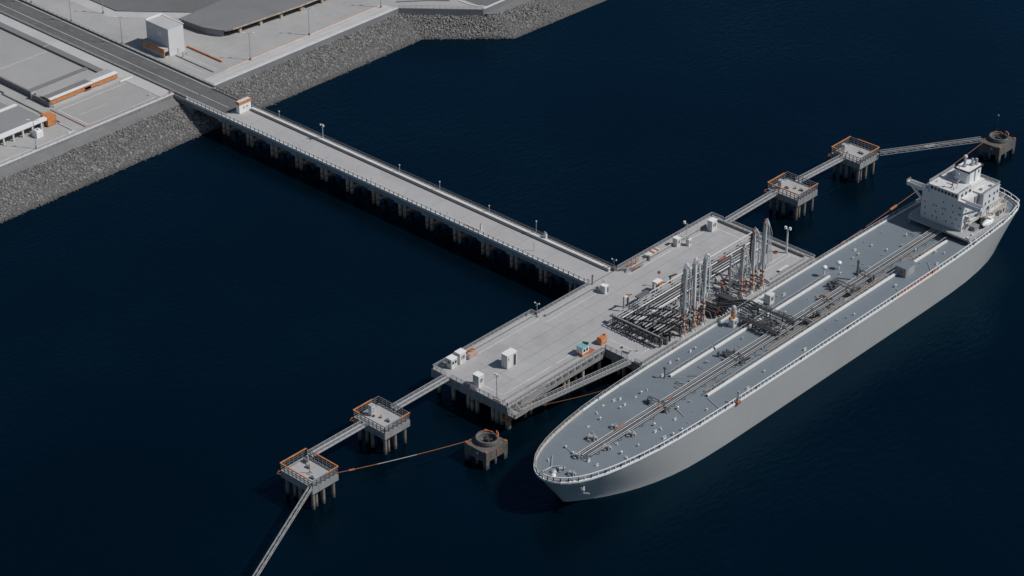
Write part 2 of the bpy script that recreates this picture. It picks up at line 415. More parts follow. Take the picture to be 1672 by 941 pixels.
# bund walls round the tank yard
t = thing('bund_wall', 'dark grey bund wall along the lane side of the empty yard', 'wall', (-300,-40.4,D))
m_ = MB(); m_.box(-520,-252.6,-40.9,-40.1,D-.02,D+2.3); m_.build('wall','wallgrey',t)
m_ = MB(); m_.box(-252.55,-242.2,-41.7,-41.1,D-.02,D+2.2); m_.build('end_wall','wallgrey',t)
m_ = MB(); m_.box(-253.4,-252.6,-42.0,-40.05,D-.02,D+2.7); m_.build('pier','light',t)
single('bund_wall', MB().box(-260.2,-258.2,-40.0,-10.4,D-.02,D+.55), 'roof', 'low dark bund wall between the empty yard and the orange fronted shed', 'wall')
yj = MB(); yj.box(-284.2,-283.9,-39.5,-10.7,D,D+.036); yj.box(-330.2,-329.9,-39.5,-10.7,D,D+.036); struct('yard_joint', yj, 'mark')
single('yard_slab', MB().box(-258.1,-249.0,-39.9,-10.5,D-.02,D+.20), 'land', 'pale raised slab behind the orange fronted shed', 'slab')

# ================================================================== BUILDINGS ON THE SHORE
t = thing('long_shed', 'long low shed with orange fascia and half dark, half white roof', 'shed', (-245.5,-25,D))
m_ = MB(); m_.box(-248.2,-242.4,-40.9,-8.6,D-.02,D+1.35); m_.build('wall','light',t)
m_ = MB(); m_.box(-246.9,-243.4,-41.05,-20.5,D+2.9,D+3.1); m_.build('dark_roof','roof',t)
m_ = MB(); m_.box(-248.6,-246.95,-41.05,-8.6,D+2.6,D+2.9); m_.box(-246.9,-243.6,-20.45,-8.6,D+2.6,D+2.92); m_.build('pale_roof','land',t)
m_ = MB(); m_.box(-243.4,-241.95,-41.2,-20.4,D+2.95,D+3.3); m_.build('roof_edge','white',t)
m_ = MB(); m_.box(-243.9,-241.95,-20.3,-8.4,D+2.95,D+3.4); m_.build('white_roof','white',t)
m_ = MB(); m_.box(-248.4,-242.1,-41.0,-8.5,D+1.35,D+2.55); m_.box(-243.6,-242.1,-41.0,-8.5,D+2.5,D+2.95); m_.build('fascia','orange',t)
for y0_,y1_ in ((-40.4,-28),(-18,-9)): MB().box(-242.35,-242.14,y0_,y1_,D+1.0,D+2.0).build('shutter','tank',t)
m_ = MB(); m_.box(-242.35,-242.1,-24.5,-21.5,D+.9,D+2.3); m_.build('door','rust',t)
single('low_wall', MB().box(-241.7,-241.2,-40.5,-6.2,D-.02,D+.9), 'light', 'low pale wall running along the front of the long shed', 'wall')
single('kerb_pipe', MB().box(-240.2,-239.9,-9.0,-3.0,D,D+.5).box(-241,-240.2,-3.3,-3.0,D,D+.5), 'white', 'short white pipe kerb by the footpath end of the front yard', 'kerb')
k = MB(); k.box(-240.4,-219.3,-42.8,-42.55,D-.02,D+.28)
single('kerb', k, 'rust', 'reddish kerb along the lane edge of the front yard', 'kerb')
k = MB(); k.box(-265,-229,-47.2,-46.8,D-.02,D+.5); k.box(-520,-265,-46.2,-45.8,D-.02,D+.5)
single('kerb', k, 'wallgrey', 'dark kerb along the lane beside the colonnade building', 'kerb')
k = MB(); k.box(-229.0,-219.9,-47.9,-47.6,D-.02,D+.35); k.box(-219.9,-219.5,-50.5,-47.6,D-.02,D+.35)
single('kerb', k, 'offwhite', 'pale kerb turning the corner beside the orange block', 'kerb')
single('kerb', MB().box(-218.85,-218.65,-44,-8,D-.02,D+.22), 'rust', 'thin orange kerb along the seaward edge of the front yard', 'kerb')
single('corner_post', MB().box(-218.4,-217.6,-2.6,-1.9,D-.02,D+1.1), 'rust', 'small orange corner post where the seawall meets the trestle', 'post')
single('bollard', MB().cyl((-222,-9,D),(-222,-9,D+1.6),.18), 'white', 'white bollard in the far corner of the front yard', 'bollard')

t = thing('colonnade_building', 'flat grey roofed building with white fascia and open colonnade front', 'building', (-238,-75,D))
h = 3.9
m_ = MB(); m_.box(-246,-230.9,-130,-53.2,D+h-.35,D+h); m_.build('roof','roof2',t)
m_ = MB(); m_.box(-230.9,-229.0,-130,-52.6,D+h-.75,D+h+.25); m_.box(-247.6,-246.0,-130,-53.4,D+h-.6,D+h+.3); m_.build('fascia','white',t)
m_ = MB(); m_.box(-246,-233.4,-130,-54,D-.02,D+h-.4); m_.build('wall','grey',t)
m_ = MB(); m_.box(-246,-230.5,-53.6,-53.2,D-.02,D+h-.36); m_.build('end_wall','light',t)
for y in (-55.0,-59.2,-63.6,-68.0,-72.4,-76.8,-81.2,-85.6,-90):
    m_ = MB(); m_.box(-229.9,-229.3,y-.3,y+.3,D-.02,D+h-.75); m_.build('column','offwhite',t)
for y in (-57,-61.4,-65.8,-70.2,-74.6,-79,-83.4):
    m_ = MB(); m_.box(-233.38,-233.2,y-1.7,y+1.7,D+.2,D+2.3); m_.build('shutter','offwhite',t)
single('roof_slab', MB().box(-262,-247.7,-130,-54.5,D-.02,D+2.6), 'roof2', 'plain grey flat roofed store behind the colonnade building', 'store')
t = thing('orange_block', 'bright orange box at the end of the colonnade building', 'kiosk', (-231,-50,D))
m_ = MB(); m_.box(-233.4,-229.0,-52.4,-48.4,D+.5,D+3.9); m_.build('body','orange',t)
m_ = MB(); m_.box(-233.2,-229.2,-52.2,-48.6,D-.02,D+.5); m_.build('plinth','grey',t)
m_ = MB(); m_.box(-239.6,-233.5,-48.9,-48.5,D+1.2,D+1.7); m_.build('rail','rust',t)
t = thing('equipment_box', 'white rounded equipment housing in front of the colonnade building', 'box', (-225.5,-59.5,D))
m_ = MB(); m_.box(-227.6,-224.6,-61.0,-58.0,D-.02,D+2.3); m_.prism([(-227.3,-60.7),(-224.9,-60.7),(-224.9,-58.3),(-227.3,-58.3)],D+2.3,D+2.75); m_.build('body','white',t)
m_ = MB(); m_.cyl((-226,-59.4,D+2.75),(-226,-59.4,D+3.1),.45); m_.build('vent','galv',t)
m_ = MB(); m_.box(-228.6,-227.6,-60.6,-58.6,D-.02,D+1.5); m_.build('base','offwhite',t)

t = thing('block_building', 'tall plain white block building beside the road', 'building', (-251,23,D))
h = 11.6
m_ = MB(); m_.box(-257.7,-244.0,19.5,27.3,D-.02,D+h); m_.build('wall','blockwhite',t)
m_ = MB(); m_.box(-257.9,-257.0,19.3,27.5,D+h,D+h+.5); m_.box(-257.0,-243.8,27.0,27.5,D+h,D+h+.3); m_.build('parapet','white',t)
m_ = MB(); m_.box(-256.9,-243.95,19.4,26.95,D+h,D+h+.1); m_.build('roof','light',t)
m_ = MB(); m_.box(-257.6,-244.4,16.9,19.45,D-.02,D+3.7); m_.build('annex','light',t)
m_ = MB(); m_.box(-257.7,-244.2,16.75,16.9,D+1.7,D+3.9); m_.box(-244.4,-244.15,16.75,17.2,D+.1,D+3.9); m_.box(-257.8,-257.6,16.75,19.4,D+2.9,D+3.9); m_.build('fascia','orange',t)
m_ = MB()
for x in (-256,-251.8,-247.9): m_.box(x-.9,x+.9,16.68,16.76,D+2.2,D+3.2)
m_.build('panel','tank',t)
m_ = MB(); m_.box(-244.4,-244.3,17.4,19.2,D+.6,D+2.3); m_.build('window','glass',t)
m_ = MB(); m_.box(-250.8,-248.2,19.44,19.5,D+7.4,D+9.2); m_.build('patch','white',t)
for y in (23.4,):
    m_ = MB(); m_.box(-244.0,-243.93,y,y+1.1,D,D+2.2); m_.build('door','light',t)

t = thing('canopy_building', 'low dark flat roofed canopy building with a pointed corner', 'building', (-245,70,D))
def rp(pts): return pts
roofp = [(-264.2,41.6),(-250.5,42.6),(-244.2,44.9),(-241.6,46.6),(-240.3,49.6),(-237.2,85),(-236.0,160),(-270,160),(-266,75)]
m_ = MB(); m_.prism(roofp, D+2.5, D+3.1); m_.build('roof','roof',t)
m_ = MB(); m_.prism([(-263.5,42.4),(-250.4,43.3),(-246.0,45.4),(-246.5,49.5),(-246.0,85),(-245,158),(-268,158),(-264,75)], D-.02, D+2.5); m_.build('wall','wallgrey',t)
m_ = MB(); m_.prism([(-249.5,43.5),(-244.4,45.3),(-242.6,46.8),(-245.5,47.6)], D-.02, D+2.5); m_.build('corner_wall','grey',t)
m_ = MB(); wall_line(m_, [(-240.1,49.6),(-237.0,85),(-235.8,160)], .3, D+2.75, D+3.25); m_.build('fascia','pile',t)
for y, xx in ((54,-240.9),(64.5,-240.0),(75,-239.2),(85.5,-238.4),(97,-238),(109,-238)):
    m_ = MB(); m_.box(xx-.5,xx+.5,y-.6,y+.6,D-.02,D+2.5); m_.build('pillar','pile',t)

single('orange_kerb', MB().box(-245.6,-224.6,29.7,30.2,D-.02,D+.7), 'orange', 'thin orange barrier kerb running out from the white block building', 'kerb')
single('kerb', MB().box(-242.8,-220,21.4,21.7,D-.02,D+.35), 'wallgrey', 'dark kerb in front of the white block building', 'kerb')
single('kerb', MB().box(-218.7,-218.3,27,113,D-.02,D+.28), 'tank', 'pale orange kerb along the landward edge of the promenade', 'kerb')
single('kerb', MB().bar((-331,33.0,D+.2),(-294.5,33.2,D+.2),.4,.5).bar((-294.5,33.2,D+.2),(-262.5,60.2,D+.2),.4,.5), 'wallgrey', 'dark kerb edging the dark parking ground', 'kerb')
t = thing('goal_post', 'small grey frame standing by the white block building', 'frame', (-239.6,23.6,D))
MB().bar((-239.6,22.6,D),(-239.6,22.6,D+2.2),.15).build('post','mid',t); MB().bar((-239.6,24.6,D),(-239.6,24.6,D+1.4),.12).build('post','mid',t)
MB().bar((-239.6,22.6,D+1.2),(-239.6,24.6,D+1.2),.12).build('rail','mid',t)

# tall shore lamps (built once, then copied)
def lamp_proto(h, label, group):
    t = thing('street_lamp', label, 'street lamp', (0,0,0), group)
    MB().cyl((0,0,0),(0,0,h),.17,8,.10).build('pole','galv',t)
    MB().cyl((0,0,0),(0,0,.9),.32,8).build('base','mid',t)
    for s_ in (-1,1):
        a_ = MB().bar((0,0,h-.1),(s_*1.1,s_*1.0,h+.25),.12).build('arm','galv',t)
        MB().bar((s_*.9,s_*.8,h+.28),(s_*1.75,s_*1.6,h+.33),.42,.16).build('lamp_head','white',a_)
    return t
lp = lamp_proto(11.6, 'tall double headed lamp on the promenade, nearest the orange kerb', 'tall lamps on the shore')
lp.location = (-217.8,39.1,D)
for x, y, s_ in [(-218.0,71.2,'tall double headed lamp on the promenade beside the canopy building'),
              (-216.5,110.5,'tall double headed lamp where the promenade meets the angled seawall'),
              (-267.3,14.2,'tall double headed lamp between the road and the white block building'),
              (-299.9,14.0,'tall double headed lamp by the road, facing the dark duct'),
              (-296.7,28.0,'tall double headed lamp at the corner of the parking ground'),
              (-326.9,14.2,'tall double headed lamp furthest up the road'),
              (-218.4,-66.2,'tall double headed lamp on the seawall before the colonnade building')]:
    dup(lp, (x,y,D), 0, s_)

# ================================================================== TRESTLE
t = thing('trestle_bridge', 'long pale concrete trestle on paired piles from the shore to the loading platform', 'jetty', (-110,5,D))
m_ = MB(0); m_.box(-188.5,-3.0,-1.4,11.8,D-.5,D)
m_.m = 1
for k in range(13): m_.box(-12.0-13.6*k-.04,-12.0-13.6*k+.04,-.9,8.9,D-.02,D+.006)
m_.build('deck',['deck','joint'],t)
m_ = MB(0); m_.box(-209,-188.5,-1.4,11.8,D-.5,D+.01)
m_.m = 1; m_.box(-208.5,-192,4.8,5.0,D,D+.016); m_.box(-208.5,-188.6,.3,.5,D,D+.016)
m_.build('roadway',['asphalt','mark'],t)
m_ = MB(); m_.box(-209,-3.2,-1.8,-.6,D-2.1,D-.45); m_.box(-209,-3.2,11.0,12.1,D-2.1,D-.45); m_.box(-209,-3.2,4.4,5.6,D-1.9,D-.55); m_.build('girder','grey',t)
m_ = MB(); m_.box(-209,-3.2,-1.95,-1.4,D-.45,D+.30); m_.build('kerb','offwhite',t)
m_ = MB(); m_.rail([(-209,-1.7,D+.3),(-3.2,-1.7,D+.3)],1.2,2.3,.18,1,.34); m_.build('railing','offwhite',t)
m_ = MB(); m_.box(-184.2,-4.2,9.2,10.4,D-.01,D+.95); m_.build('pipe_tray','offwhite',t)
m_ = MB(); m_.cyl((-184.2,8.8,D+.3),(-4.2,8.8,D+.3),.2,6); m_.build('pipe','mid',t)
m_ = MB(); m_.box(-209,-3.4,11.5,12.1,D-.45,D+.25); m_.build('kerb','deck2',t)
m_ = MB(); m_.rail([(-209,11.8,D+.25),(-3.2,11.8,D+.25)],1.2,2.0,.10,2,.13); m_.build('railing','mid',t)
odd = {4, 6}
for k in range(14):
    x = -12.1-13.6*k
    c = MB(); c.box(x-1.9,x+1.9,-1.15,11.6,D-3.0,D-2.08); c.box(x-1.75,x+1.75,-1.97,-1.81,D-2.6,D-.5)
    c.build('pile_cap','deck2',t)
    pr_ = MB().cyl((x-1.1,.3,-3),(x-1.1,.3,D-3),.62,12).build('pile','pile',t)
    MB().cyl((x+1.1,.35,-3),(x+1.1,.35,D-3),.62,12).build('pile','pile',t)
    for yy in (5.2,10.2): MB().cyl((x,yy,-3),(x,yy,D-3),.62,12).build('pile','pile',t)
    b_ = MB(); b_.box(x+.7,x+1.5,.6,10.0,2.1,2.9); bo = b_.build('brace_beam','pile',t)
    MB().cyl((x-1.1,.3,2.2),(x-1.1,.3,2.9),.72,12).cyl((x+1.1,.35,2.0),(x+1.1,.35,2.8),.74,12).bar((x+1.62,.9,2.15),(x+1.62,9.8,2.15),.14,.42).build('orange_fender','rust',bo)
m_ = MB(); m_.box(-214,-206.5,-2.0,12.4,2,D-.5); m_.build('abutment','wallgrey',t)

# gate kiosk at the landward end of the deck
t = thing('gate_kiosk', 'white gate kiosk with orange fascia standing across the trestle roadway', 'kiosk', (-186.3,7,D))
MB().box(-186.5,-184.7,4.0,9.8,D,D+3.6).build('body','white',t)
m_ = MB(); m_.box(-186.6,-184.55,3.85,9.95,D+3.6,D+4.75); m_.build('fascia','orange',t)
m_ = MB(); m_.box(-186.4,-184.8,4.1,9.7,D+4.75,D+4.85); m_.build('roof','offwhite',t)
m_ = MB(); m_.box(-184.7,-184.62,6.0,6.5,D+1.7,D+2.4); m_.box(-184.7,-184.62,7.3,8.5,D+2.0,D+2.3); m_.build('panel','mid',t)
m_ = MB(); m_.cyl((-186,6,D+4.8),(-186,6,D+6.2),.08,6); m_.build('aerial','galv',t)

# trestle lamps and posts
def mast(h, label, group, heads=4, r=.16, m='galv', name='floodlight_mast', hs=.55):
    t = thing(name, label, 'lamp mast', (0,0,0), group)
    MB().cyl((0,0,0),(0,0,h),r,8,r*.7).build('pole',m,t)
    MB().cbox(0,0,0,.7,.7,.25).build('base','mid',t)
    a_ = MB().bar((-.95,0,h),(.95,0,h),.14).bar((0,-.6,h-.5),(0,.6,h-.5),.12).build('crossarm',m,t)
    for k in range(heads):
        x = -.8+1.6*k/max(1,heads-1)
        MB().cbox(x,.15 if k % 2 else -.2,h-.05,hs*.8,hs*.7,hs).build('floodlight','white',a_)
    return t
ml = mast(6.0, 'tall white twin floodlight mast on the trestle pipe tray nearest the shore', 'lamp masts on the jetty', 3, .2)
ml.location = (-145.6,10.6,D)
arm = MB().tube([(-.2,0,2.6),(-3.6,1.2,2.3),(-4.4,1.5,1.0)],.09,6).build('bracket','galv',ml)
def post(x, y, h, label, z=D, name='signal_post', r=.10):
    t = thing(name, label, 'post', (x,y,z), 'slim posts along the trestle')
    MB().cyl((x,y,z),(x,y,z+h),r,6).build('pole','galv',t)
    MB().cbox(x,y,z+h,.42,.3,.4).build('head','offwhite',t)
    return t
post(-85.2,10.9,4.0,'slim post on the trestle walkway, middle of the three unlit posts')
post(-61,10.9,3.2,'short slim post on the trestle walkway, halfway between mast and platform')
post(-38.7,10.9,5.4,'taller slim post on the trestle walkway, beside the twin cabinet')
post(-105.5,10.9,3.5,'slim post on the trestle walkway, next to the tall mast')
post(-170,11.0,3.4,'slim post on the trestle walkway close to the gate kiosk')
post(-31.9,2.3,3.4,'slim grey post standing alone out on the trestle roadway')
t = thing('control_cabinet', 'white twin headed control cabinet on the trestle pipe tray', 'cabinet', (-34.2,10.6,D))
MB().box(-34.8,-33.6,10.2,11.0,D,D+2.5).build('body','offwhite',t)
for s_ in (-.35,.35): MB().cyl((-34.2+s_,10.6,D+2.5),(-34.2+s_,10.6,D+3.2),.22,8).build('beacon','galv',t)
t = thing('gate_post', 'white valve post with small barrier at the trestle balustrade', 'post', (-55,.4,D))
MB().box(-55.3,-54.7,.1,.7,D,D+2.3).build('body','offwhite',t); MB().cyl((-55,.4,D+2.3),(-55,.4,D+3.0),.2,8).build('head','galv',t)
MB().bar((-62,-1.0,D+.5),(-55.5,-.6,D+.5),.2,.5).build('barrier','rust',t)
for i,(x,y) in enumerate([(-146,-.9),(-108,-.9),(-70,-.9)]):
    t = thing('marker_post', ['short marker post on the trestle balustrade below the tall mast','short marker post on the trestle balustrade, halfway along','short marker post on the trestle balustrade, nearest the white valve post'][i], 'post', (x,y,D), 'short balustrade posts')
    MB().cyl((x,y,D),(x,y,D+2.4),.09,6).build('pole','galv',t); MB().cbox(x,y,D+2.4,.3,.3,.25).build('head','offwhite',t)

# ================================================================== LOADING PLATFORM
E0 = 42.0
outline = [(-5.4,-74.6),(27.0,-74.6),(27.0,-28.6),(E0,-28.6),(E0,63.6),(-3.2,63.6),(-3.2,-28.2),(-5.4,-28.2)]
t = thing('loading_platform', 'large pale concrete loading platform on piles between trestle and tanker', 'platform', (18,0,D))
m_ = MB(0); m_.prism(outline, D-.9, D); m_.m = 1
def ln(x0,x1,y0,y1,z=D+.006): m_.box(x0,x1,y0,y1,D-.02,z)
for x,y0,y1 in ((6.3,-74,63),(12.4,-74,60),(17.6,-74,14)): ln(x-.06,x+.06,y0,y1)
for y in (-62,-46,-30,-14,2,11.2,28,44): ln(2.6,17.4 if y > -16 else 26,y-.035,y+.035)
m_.m = 2
def mk(x0,x1,y0,y1): m_.box(x0,x1,y0,y1,D-.02,D+.010)
mk(2.0,2.3,12,58); mk(2.0,32.5,57.0,57.25); mk(32.2,32.45,46,60); mk(-.9,-.65,-66,-29.5); mk(2.1,2.35,-29.5,-3.6); mk(21.2,21.45,-70.5,-48); mk(13.5,21.4,-70.6,-70.35); mk(21.2,21.45,-46,-26.4); mk(24.2,37.4,-23.5,-23.25); mk(37.2,37.45,-23.3,-13); mk(34.0,34.25,44.0,59.6); mk(34.0,37.5,59.6,59.85)
m_.build('deck_slab',['deck','joint','mark'],t)
m_ = MB()
def edge(pts, inset=0):
    for p,q in zip(pts,pts[1:]): m_.bar((p[0],p[1],D-1.95),(q[0],q[1],D-1.95),1.0,2.1)
m_.box(-5.55,27.1,-74.75,-73.7,D-3.0,D-.02); m_.box(26.2,27.15,-73.7,-28.7,D-3.0,D-.02); m_.box(27.15,E0+.1,-28.75,-27.7,D-3.0,D-.02)
m_.box(E0-.9,E0+.12,-27.7,62.6,D-3.0,D-.02); m_.box(-3.3,E0+.12,62.6,63.75,D-3.0,D-.02); m_.box(-3.35,-2.4,-28.2,62.6,D-3.0,D-.02); m_.box(-5.55,-4.5,-73.7,-28.3,D-3.0,D-.02)
m_.build('edge_beam','deck2',t)
m_ = MB(); 
for y in range(-64,64,11): m_.box(-3.2 if y > -29 else -5, 41 if y > -26 else 26, y-.7,y+.7,D-2.3,D-.92)
m_.build('cross_beam','wallgrey',t)
# inner upstand along the trestle side and the north end
for b_ in ((.2,.7,12.4,62.0,.55),(.7,38.5,61.2,61.8,1.0),(-.6,-.1,-27,-4,.5),(-3.4,-3.0,-72,-30,.5),(23.6,24.0,-72.5,-32,.4),(39.0,39.5,42,61,.4)):
    MB().box(b_[0],b_[1],b_[2],b_[3],D-.02,D+b_[4]).build('upstand','deck2',t)
m_ = MB(); m_.cyl((-.35,-27,D+.75),(-.35,-4,D+.75),.22,8); m_.cyl((.45,13,D+.8),(.45,61,D+.8),.22,8); m_.cyl((-3.2,-72,D+.75),(-3.2,-30,D+.75),.2,8); m_.build('pipe','galv',t)
rails = [[(-3.0,12.2),(-3.0,63.3),(2.0,63.3)],[(5.0,63.3),(41.7,63.3),(41.7,38)],[(41.7,-9),(41.7,-28.3),(39.0,-28.3)],[(35.8,-28.3),(26.8,-28.3),(26.8,-74.3),(3.2,-74.3)],[(.2,-74.3),(-5.2,-74.3),(-5.2,-28.4),(-3.0,-28.4),(-3.0,-2.2)]]
for r_ in rails:
    m_ = MB(); m_.rail([(x,y,D) for x,y in r_],1.35,2.0,.13,2,.16); m_.build('railing','galv',t)
for y in range(-72,-29,3): MB().box(27.15,27.4,y-.8,y+.8,D-1.0,D-.2).build('fender_pad','mid',t)
for y in range(-27,62,3): MB().box(E0+.12,E0+.38,y-.8,y+.8,D-1.1,D-.3).build('fender_pad','mid',t)
xs_s = [-3.8, 2.5, 9.0, 10.9, 12.9, 19.5, 21.3, 23.1, 25.9]
for x in xs_s: MB().cyl((x,-73.2+random.uniform(0,.5),-3),(x,-73.2,D-2.9),.62 if x != 25.9 else .95,12).build('pile','pile',t)
for y in (-65,-56,-47,-38,-29.8):
    for x in (-4.2,5,14,22.5,25.6): MB().cyl((x,y,-3),(x,y,D-2.9),.62,12).build('pile','pile',t)
MB().cyl((25.6,-62.5,-3),(25.6,-62.5,D-2.9),.6,12).build('pile','pile',t); MB().cyl((25.6,-45,-3),(25.6,-45,D-2.9),.6,12).build('pile','pile',t)
for y in (-26.5,-16,-5,6,17,28,39,50,61.8):
    for x in (-2.4,9,20,31,40.6): MB().cyl((x,y,-3),(x,y,D-2.9),.62,12).build('pile','pile',t)
for x in (29,33.5,37.5): MB().cyl((x,-26.9,-3),(x,-26.9,D-2.9),.6,12).build('pile','pile',t)
# orange collars and fender frames on the outer piles
m_ = MB(); m_.cyl((25.9,-73.2,2.6),(25.9,-73.2,3.9),1.12,14); m_.bar((24.6,-74.5,3.6),(27.0,-74.5,3.6),.3,.5); m_.bar((27.1,-74.5,3.6),(27.1,-71.4,3.9),.3,.6); m_.build('pile_collar','orange',t)
m_ = MB(); m_.bar((27.0,-73.2,4.2),(27.6,-70.2,4.3),.4,.6); m_.cyl((26.2,-71.6,3.2),(26.2,-71.6,4.2),.7,8); m_.build('fender_frame','orange',t)
m_ = MB(); m_.bar((26.4,-68.6,4.2),(26.4,-64.0,4.4),.35,.45); m_.cyl((25.6,-65,4.0),(25.6,-65,4.7),.74,8); m_.build('fender_frame','orange',t)
for x,zz in ((-3.8,4.2),(10.9,3.2),(14.5,4.6),(20.6,5.4)):
    m_ = MB(); m_.cyl((x,-73.0,zz),(x,-73.0,zz+.6),.72,10); m_.bar((x-.9,-74.0,zz+.3),(x+.9,-74.0,zz+.3),.2,.3); m_.build('pile_collar','rust',t)
m_ = MB(); m_.bar((8.6,-74.35,D+.25),(14,-74.35,D+.25),.12,.25); m_.bar((20.8,-74.35,D+.25),(24,-74.35,D+.25),.12,.25); m_.bar((38.8,-28.4,D+.3),(41.6,-28.4,D+.3),.14,.3); m_.build('orange_toeboard','rust',t)
# access landing hanging at the south-east corner
m_ = MB(); m_.box(27.4,30.6,-75.0,-69.2,D-2.6,D-2.3); m_.bar((27.2,-71,D-.3),(30.4,-71,D-2.3),.25); m_.bar((27.2,-74,D-.3),(30.4,-74,D-2.3),.25)
m_.rail([(30.5,-69.3,D-2.3),(30.5,-74.9,D-2.3),(27.5,-74.9,D-2.3)],1.2,1.4,.14,2); m_.build('access_landing','truss',t)
m_ = MB(); m_.rail([(28.4,-69.0,D-2.0),(28.0,-58,D-.1)],1.1,1.3,.13,2); m_.rail([(27.5,-69.0,D-2.0),(27.4,-58,D-.1)],1.1,1.3,.13,2); m_.bar((28,-69.2,D-2.3),(27.7,-58,D-.3),1.0,.2); m_.build('access_stair','truss',t)

# ------------------------------------------------------------------ walkways
def truss_walk(name, label, cat, p, q, wd, ht, step, m_deck, m_rail, group=None, tr=.13, solid=True):
    p, q = Vector(p), Vector(q); t = thing(name, label, cat, p, group)
    d = (q-p); L = d.length; d.normalize(); s_ = d.cross(Vector((0,0,1))).normalized()*(wd/2)
    m_ = MB()
    if solid: m_.bar(p-Vector((0,0,.15)),q-Vector((0,0,.15)),wd,.3)
    n = max(2,round(L/step))
    cw, ch = (.22,.45) if solid else (.13,.16)
    for sg in (-1,1): m_.bar(p+s_*sg-Vector((0,0,.2)),q+s_*sg-Vector((0,0,.2)),cw,ch)
    if not solid:
        for i in range(n+1): a_ = p.lerp(q,i/n); m_.bar(a_-s_,a_+s_,.12)
    m_.build('deck',m_deck,t)
    for sg in (-1,1):
        r_ = MB(); U = Vector((0,0,ht)); n2 = max(2,round(L/step))
        r_.bar(p+s_*sg+U,q+s_*sg+U,tr*1.3)
        for i in range(n2+1):
            a_ = p.lerp(q,i/n2)+s_*sg; r_.bar(a_,a_+U,tr)
            if i < n2 and not solid:
                b_ = p.lerp(q,(i+1)/n2)+s_*sg; r_.bar(a_ if i % 2 else a_+U,(b_+U) if i % 2 else b_,tr*.8)
        r_.bar(p+s_*sg+U*.5,q+s_*sg+U*.5,tr*.7)
        r_.build('railing',m_rail,t)
    return t
g_ = 'catwalks between the platform and the dolphins'
truss_walk('catwalk','pale catwalk from the platform to the first dolphin beyond the bow','catwalk',(1.7,-74.3,D-.1),(1.6,-98.6,D-.3),1.8,1.1,2.4,'deck','galv',g_)
truss_walk('catwalk','pale catwalk joining the two dolphins beyond the bow','catwalk',(1.0,-110.0,D-.3),(1.0,-133.0,D-.3),1.8,1.1,2.4,'deck','galv',g_)
truss_walk('catwalk','pale catwalk from the platform to the first dolphin toward the stern','catwalk',(3.5,63.5,D-.1),(2.8,93.4,D-.3),1.8,1.1,2.4,'deck','galv',g_)
truss_walk('catwalk','pale catwalk joining the two dolphins toward the stern','catwalk',(3.5,104.6,D-.3),(4.6,131.4,D-.3),1.8,1.1,2.4,'deck','galv',g_)
truss_walk('catwalk','open steel catwalk slanting off the lowest dolphin out of the photo','catwalk',(13.2,-143.6,D-.4),(46,-209,D-.4),.95,.85,2.2,'truss','truss',g_,.13,False)
c_ = truss_walk('catwalk','open steel catwalk from the far dolphin to the round fender dolphin by the stern','catwalk',(12.6,142.6,D-.5),(32.3,180.5,6.6),1.4,1.2,2.2,'truss','truss',g_,.13,False)
MB().bar((21.0,159.5,8.0),(23.0,163.4,7.8),.12,.9).build('sign_board','offwhite',c_)
gw = truss_walk('gangway','long steel truss gangway slanting along the platform edge beside the tanker','gangway',(37.4,-28.9,D-.2),(29.2,-71.0,D-2.1),1.7,1.25,1.5,'truss','galv',None,.13,True)

# ------------------------------------------------------------------ mooring dolphins
def dolphin(x0,x1,y0,y1,label,orange,hooks):
    cx, cy = (x0+x1)/2,(y0+y1)/2
    t = thing('mooring_dolphin',label,'dolphin',(cx,cy,D),'square mooring dolphins')
    zt, zb = D-.3, D-2.7
    m_ = MB(); m_.box(x0,x1,y0,y1,zb,zt); m_.build('deck_slab','deck2',t)
    m_ = MB(); m_.box(x0+1.2,x1-1.2,y0+1.2,y1-1.2,zt-.01,zt+.08); m_.build('deck_pad','deck',t)
    for x in (x0+1.3,cx,x1-1.3):
        for y in (y0+1.2,cy,y1-1.2): MB().cyl((x,y,-3),(x,y,zb+.02),.60,12).build('pile','pile2',t)
    for x,y in ((x0+4,y0+1.6),(x1-4.5,cy+2),(x1-1.5,cy-2.6)): MB().cyl((x,y,-3),(x-.6,y+.5,zb+.02),.5,10).build('raking_pile','pile2',t)
    sides = {'s':[(x0,y0),(x1,y0)],'e':[(x1,y0),(x1,y1)],'n':[(x1,y1),(x0,y1)],'w':[(x0,y1),(x0,y0)]}
    for k,(p,q) in sides.items():
        m_ = MB(); m_.rail([(*p,zt),(*q,zt)],2.3,1.7,.18,2,.2); m_.build('railing','mid',t)
    for k,f0,f1 in orange:
        p,q = (Vector((*v,zt+2.45)) for v in sides[k]); MB().bar(p.lerp(q,f0),p.lerp(q,f1),.32,.28).build('orange_handrail','orange',t)
    m_ = MB(); m_.tube([(x0-.2,y0+1.0,zt-.8),(x0-1.0,y0+.2,zt-1.0),(x0-.6,y0-.9,zt-1.2),(x0+.6,y0-.3,zt-1.1)],.22,6); m_.build('orange_fender','rust',t)
    for hx,hy in hooks:
        k = MB(); k.cyl((cx+hx,cy+hy,zt),(cx+hx,cy+hy,zt+.7),.55,10); k.bar((cx+hx,cy+hy,zt+.5),(cx+hx+1.2,cy+hy-.2,zt+.55),.4,.35); k.build('mooring_hook','mid',t)
    return zt
d1 = dolphin(.3,14.0,-144.0,-133.6,'square dolphin with orange rails, lowest in the photo',[('s',0,.85),('w',0,1),('n',0,.78),('e',.55,1)],[(-2,1),(3,-1.8)])
d2 = dolphin(-4.2,9.4,-109.9,-99.2,'square dolphin with mostly grey rails, next to the platform beyond the bow',[('w',.25,1),('s',0,.2),('e',.6,1)],[(-3,-1),(2.5,0)])
d3 = dolphin(-1.2,12.5,92.9,104.6,'square dolphin with orange rail on two sides, next to the platform toward the stern',[('w',.15,1),('s',0,1),('e',.5,1)],[(-2,-1),(3,1)])
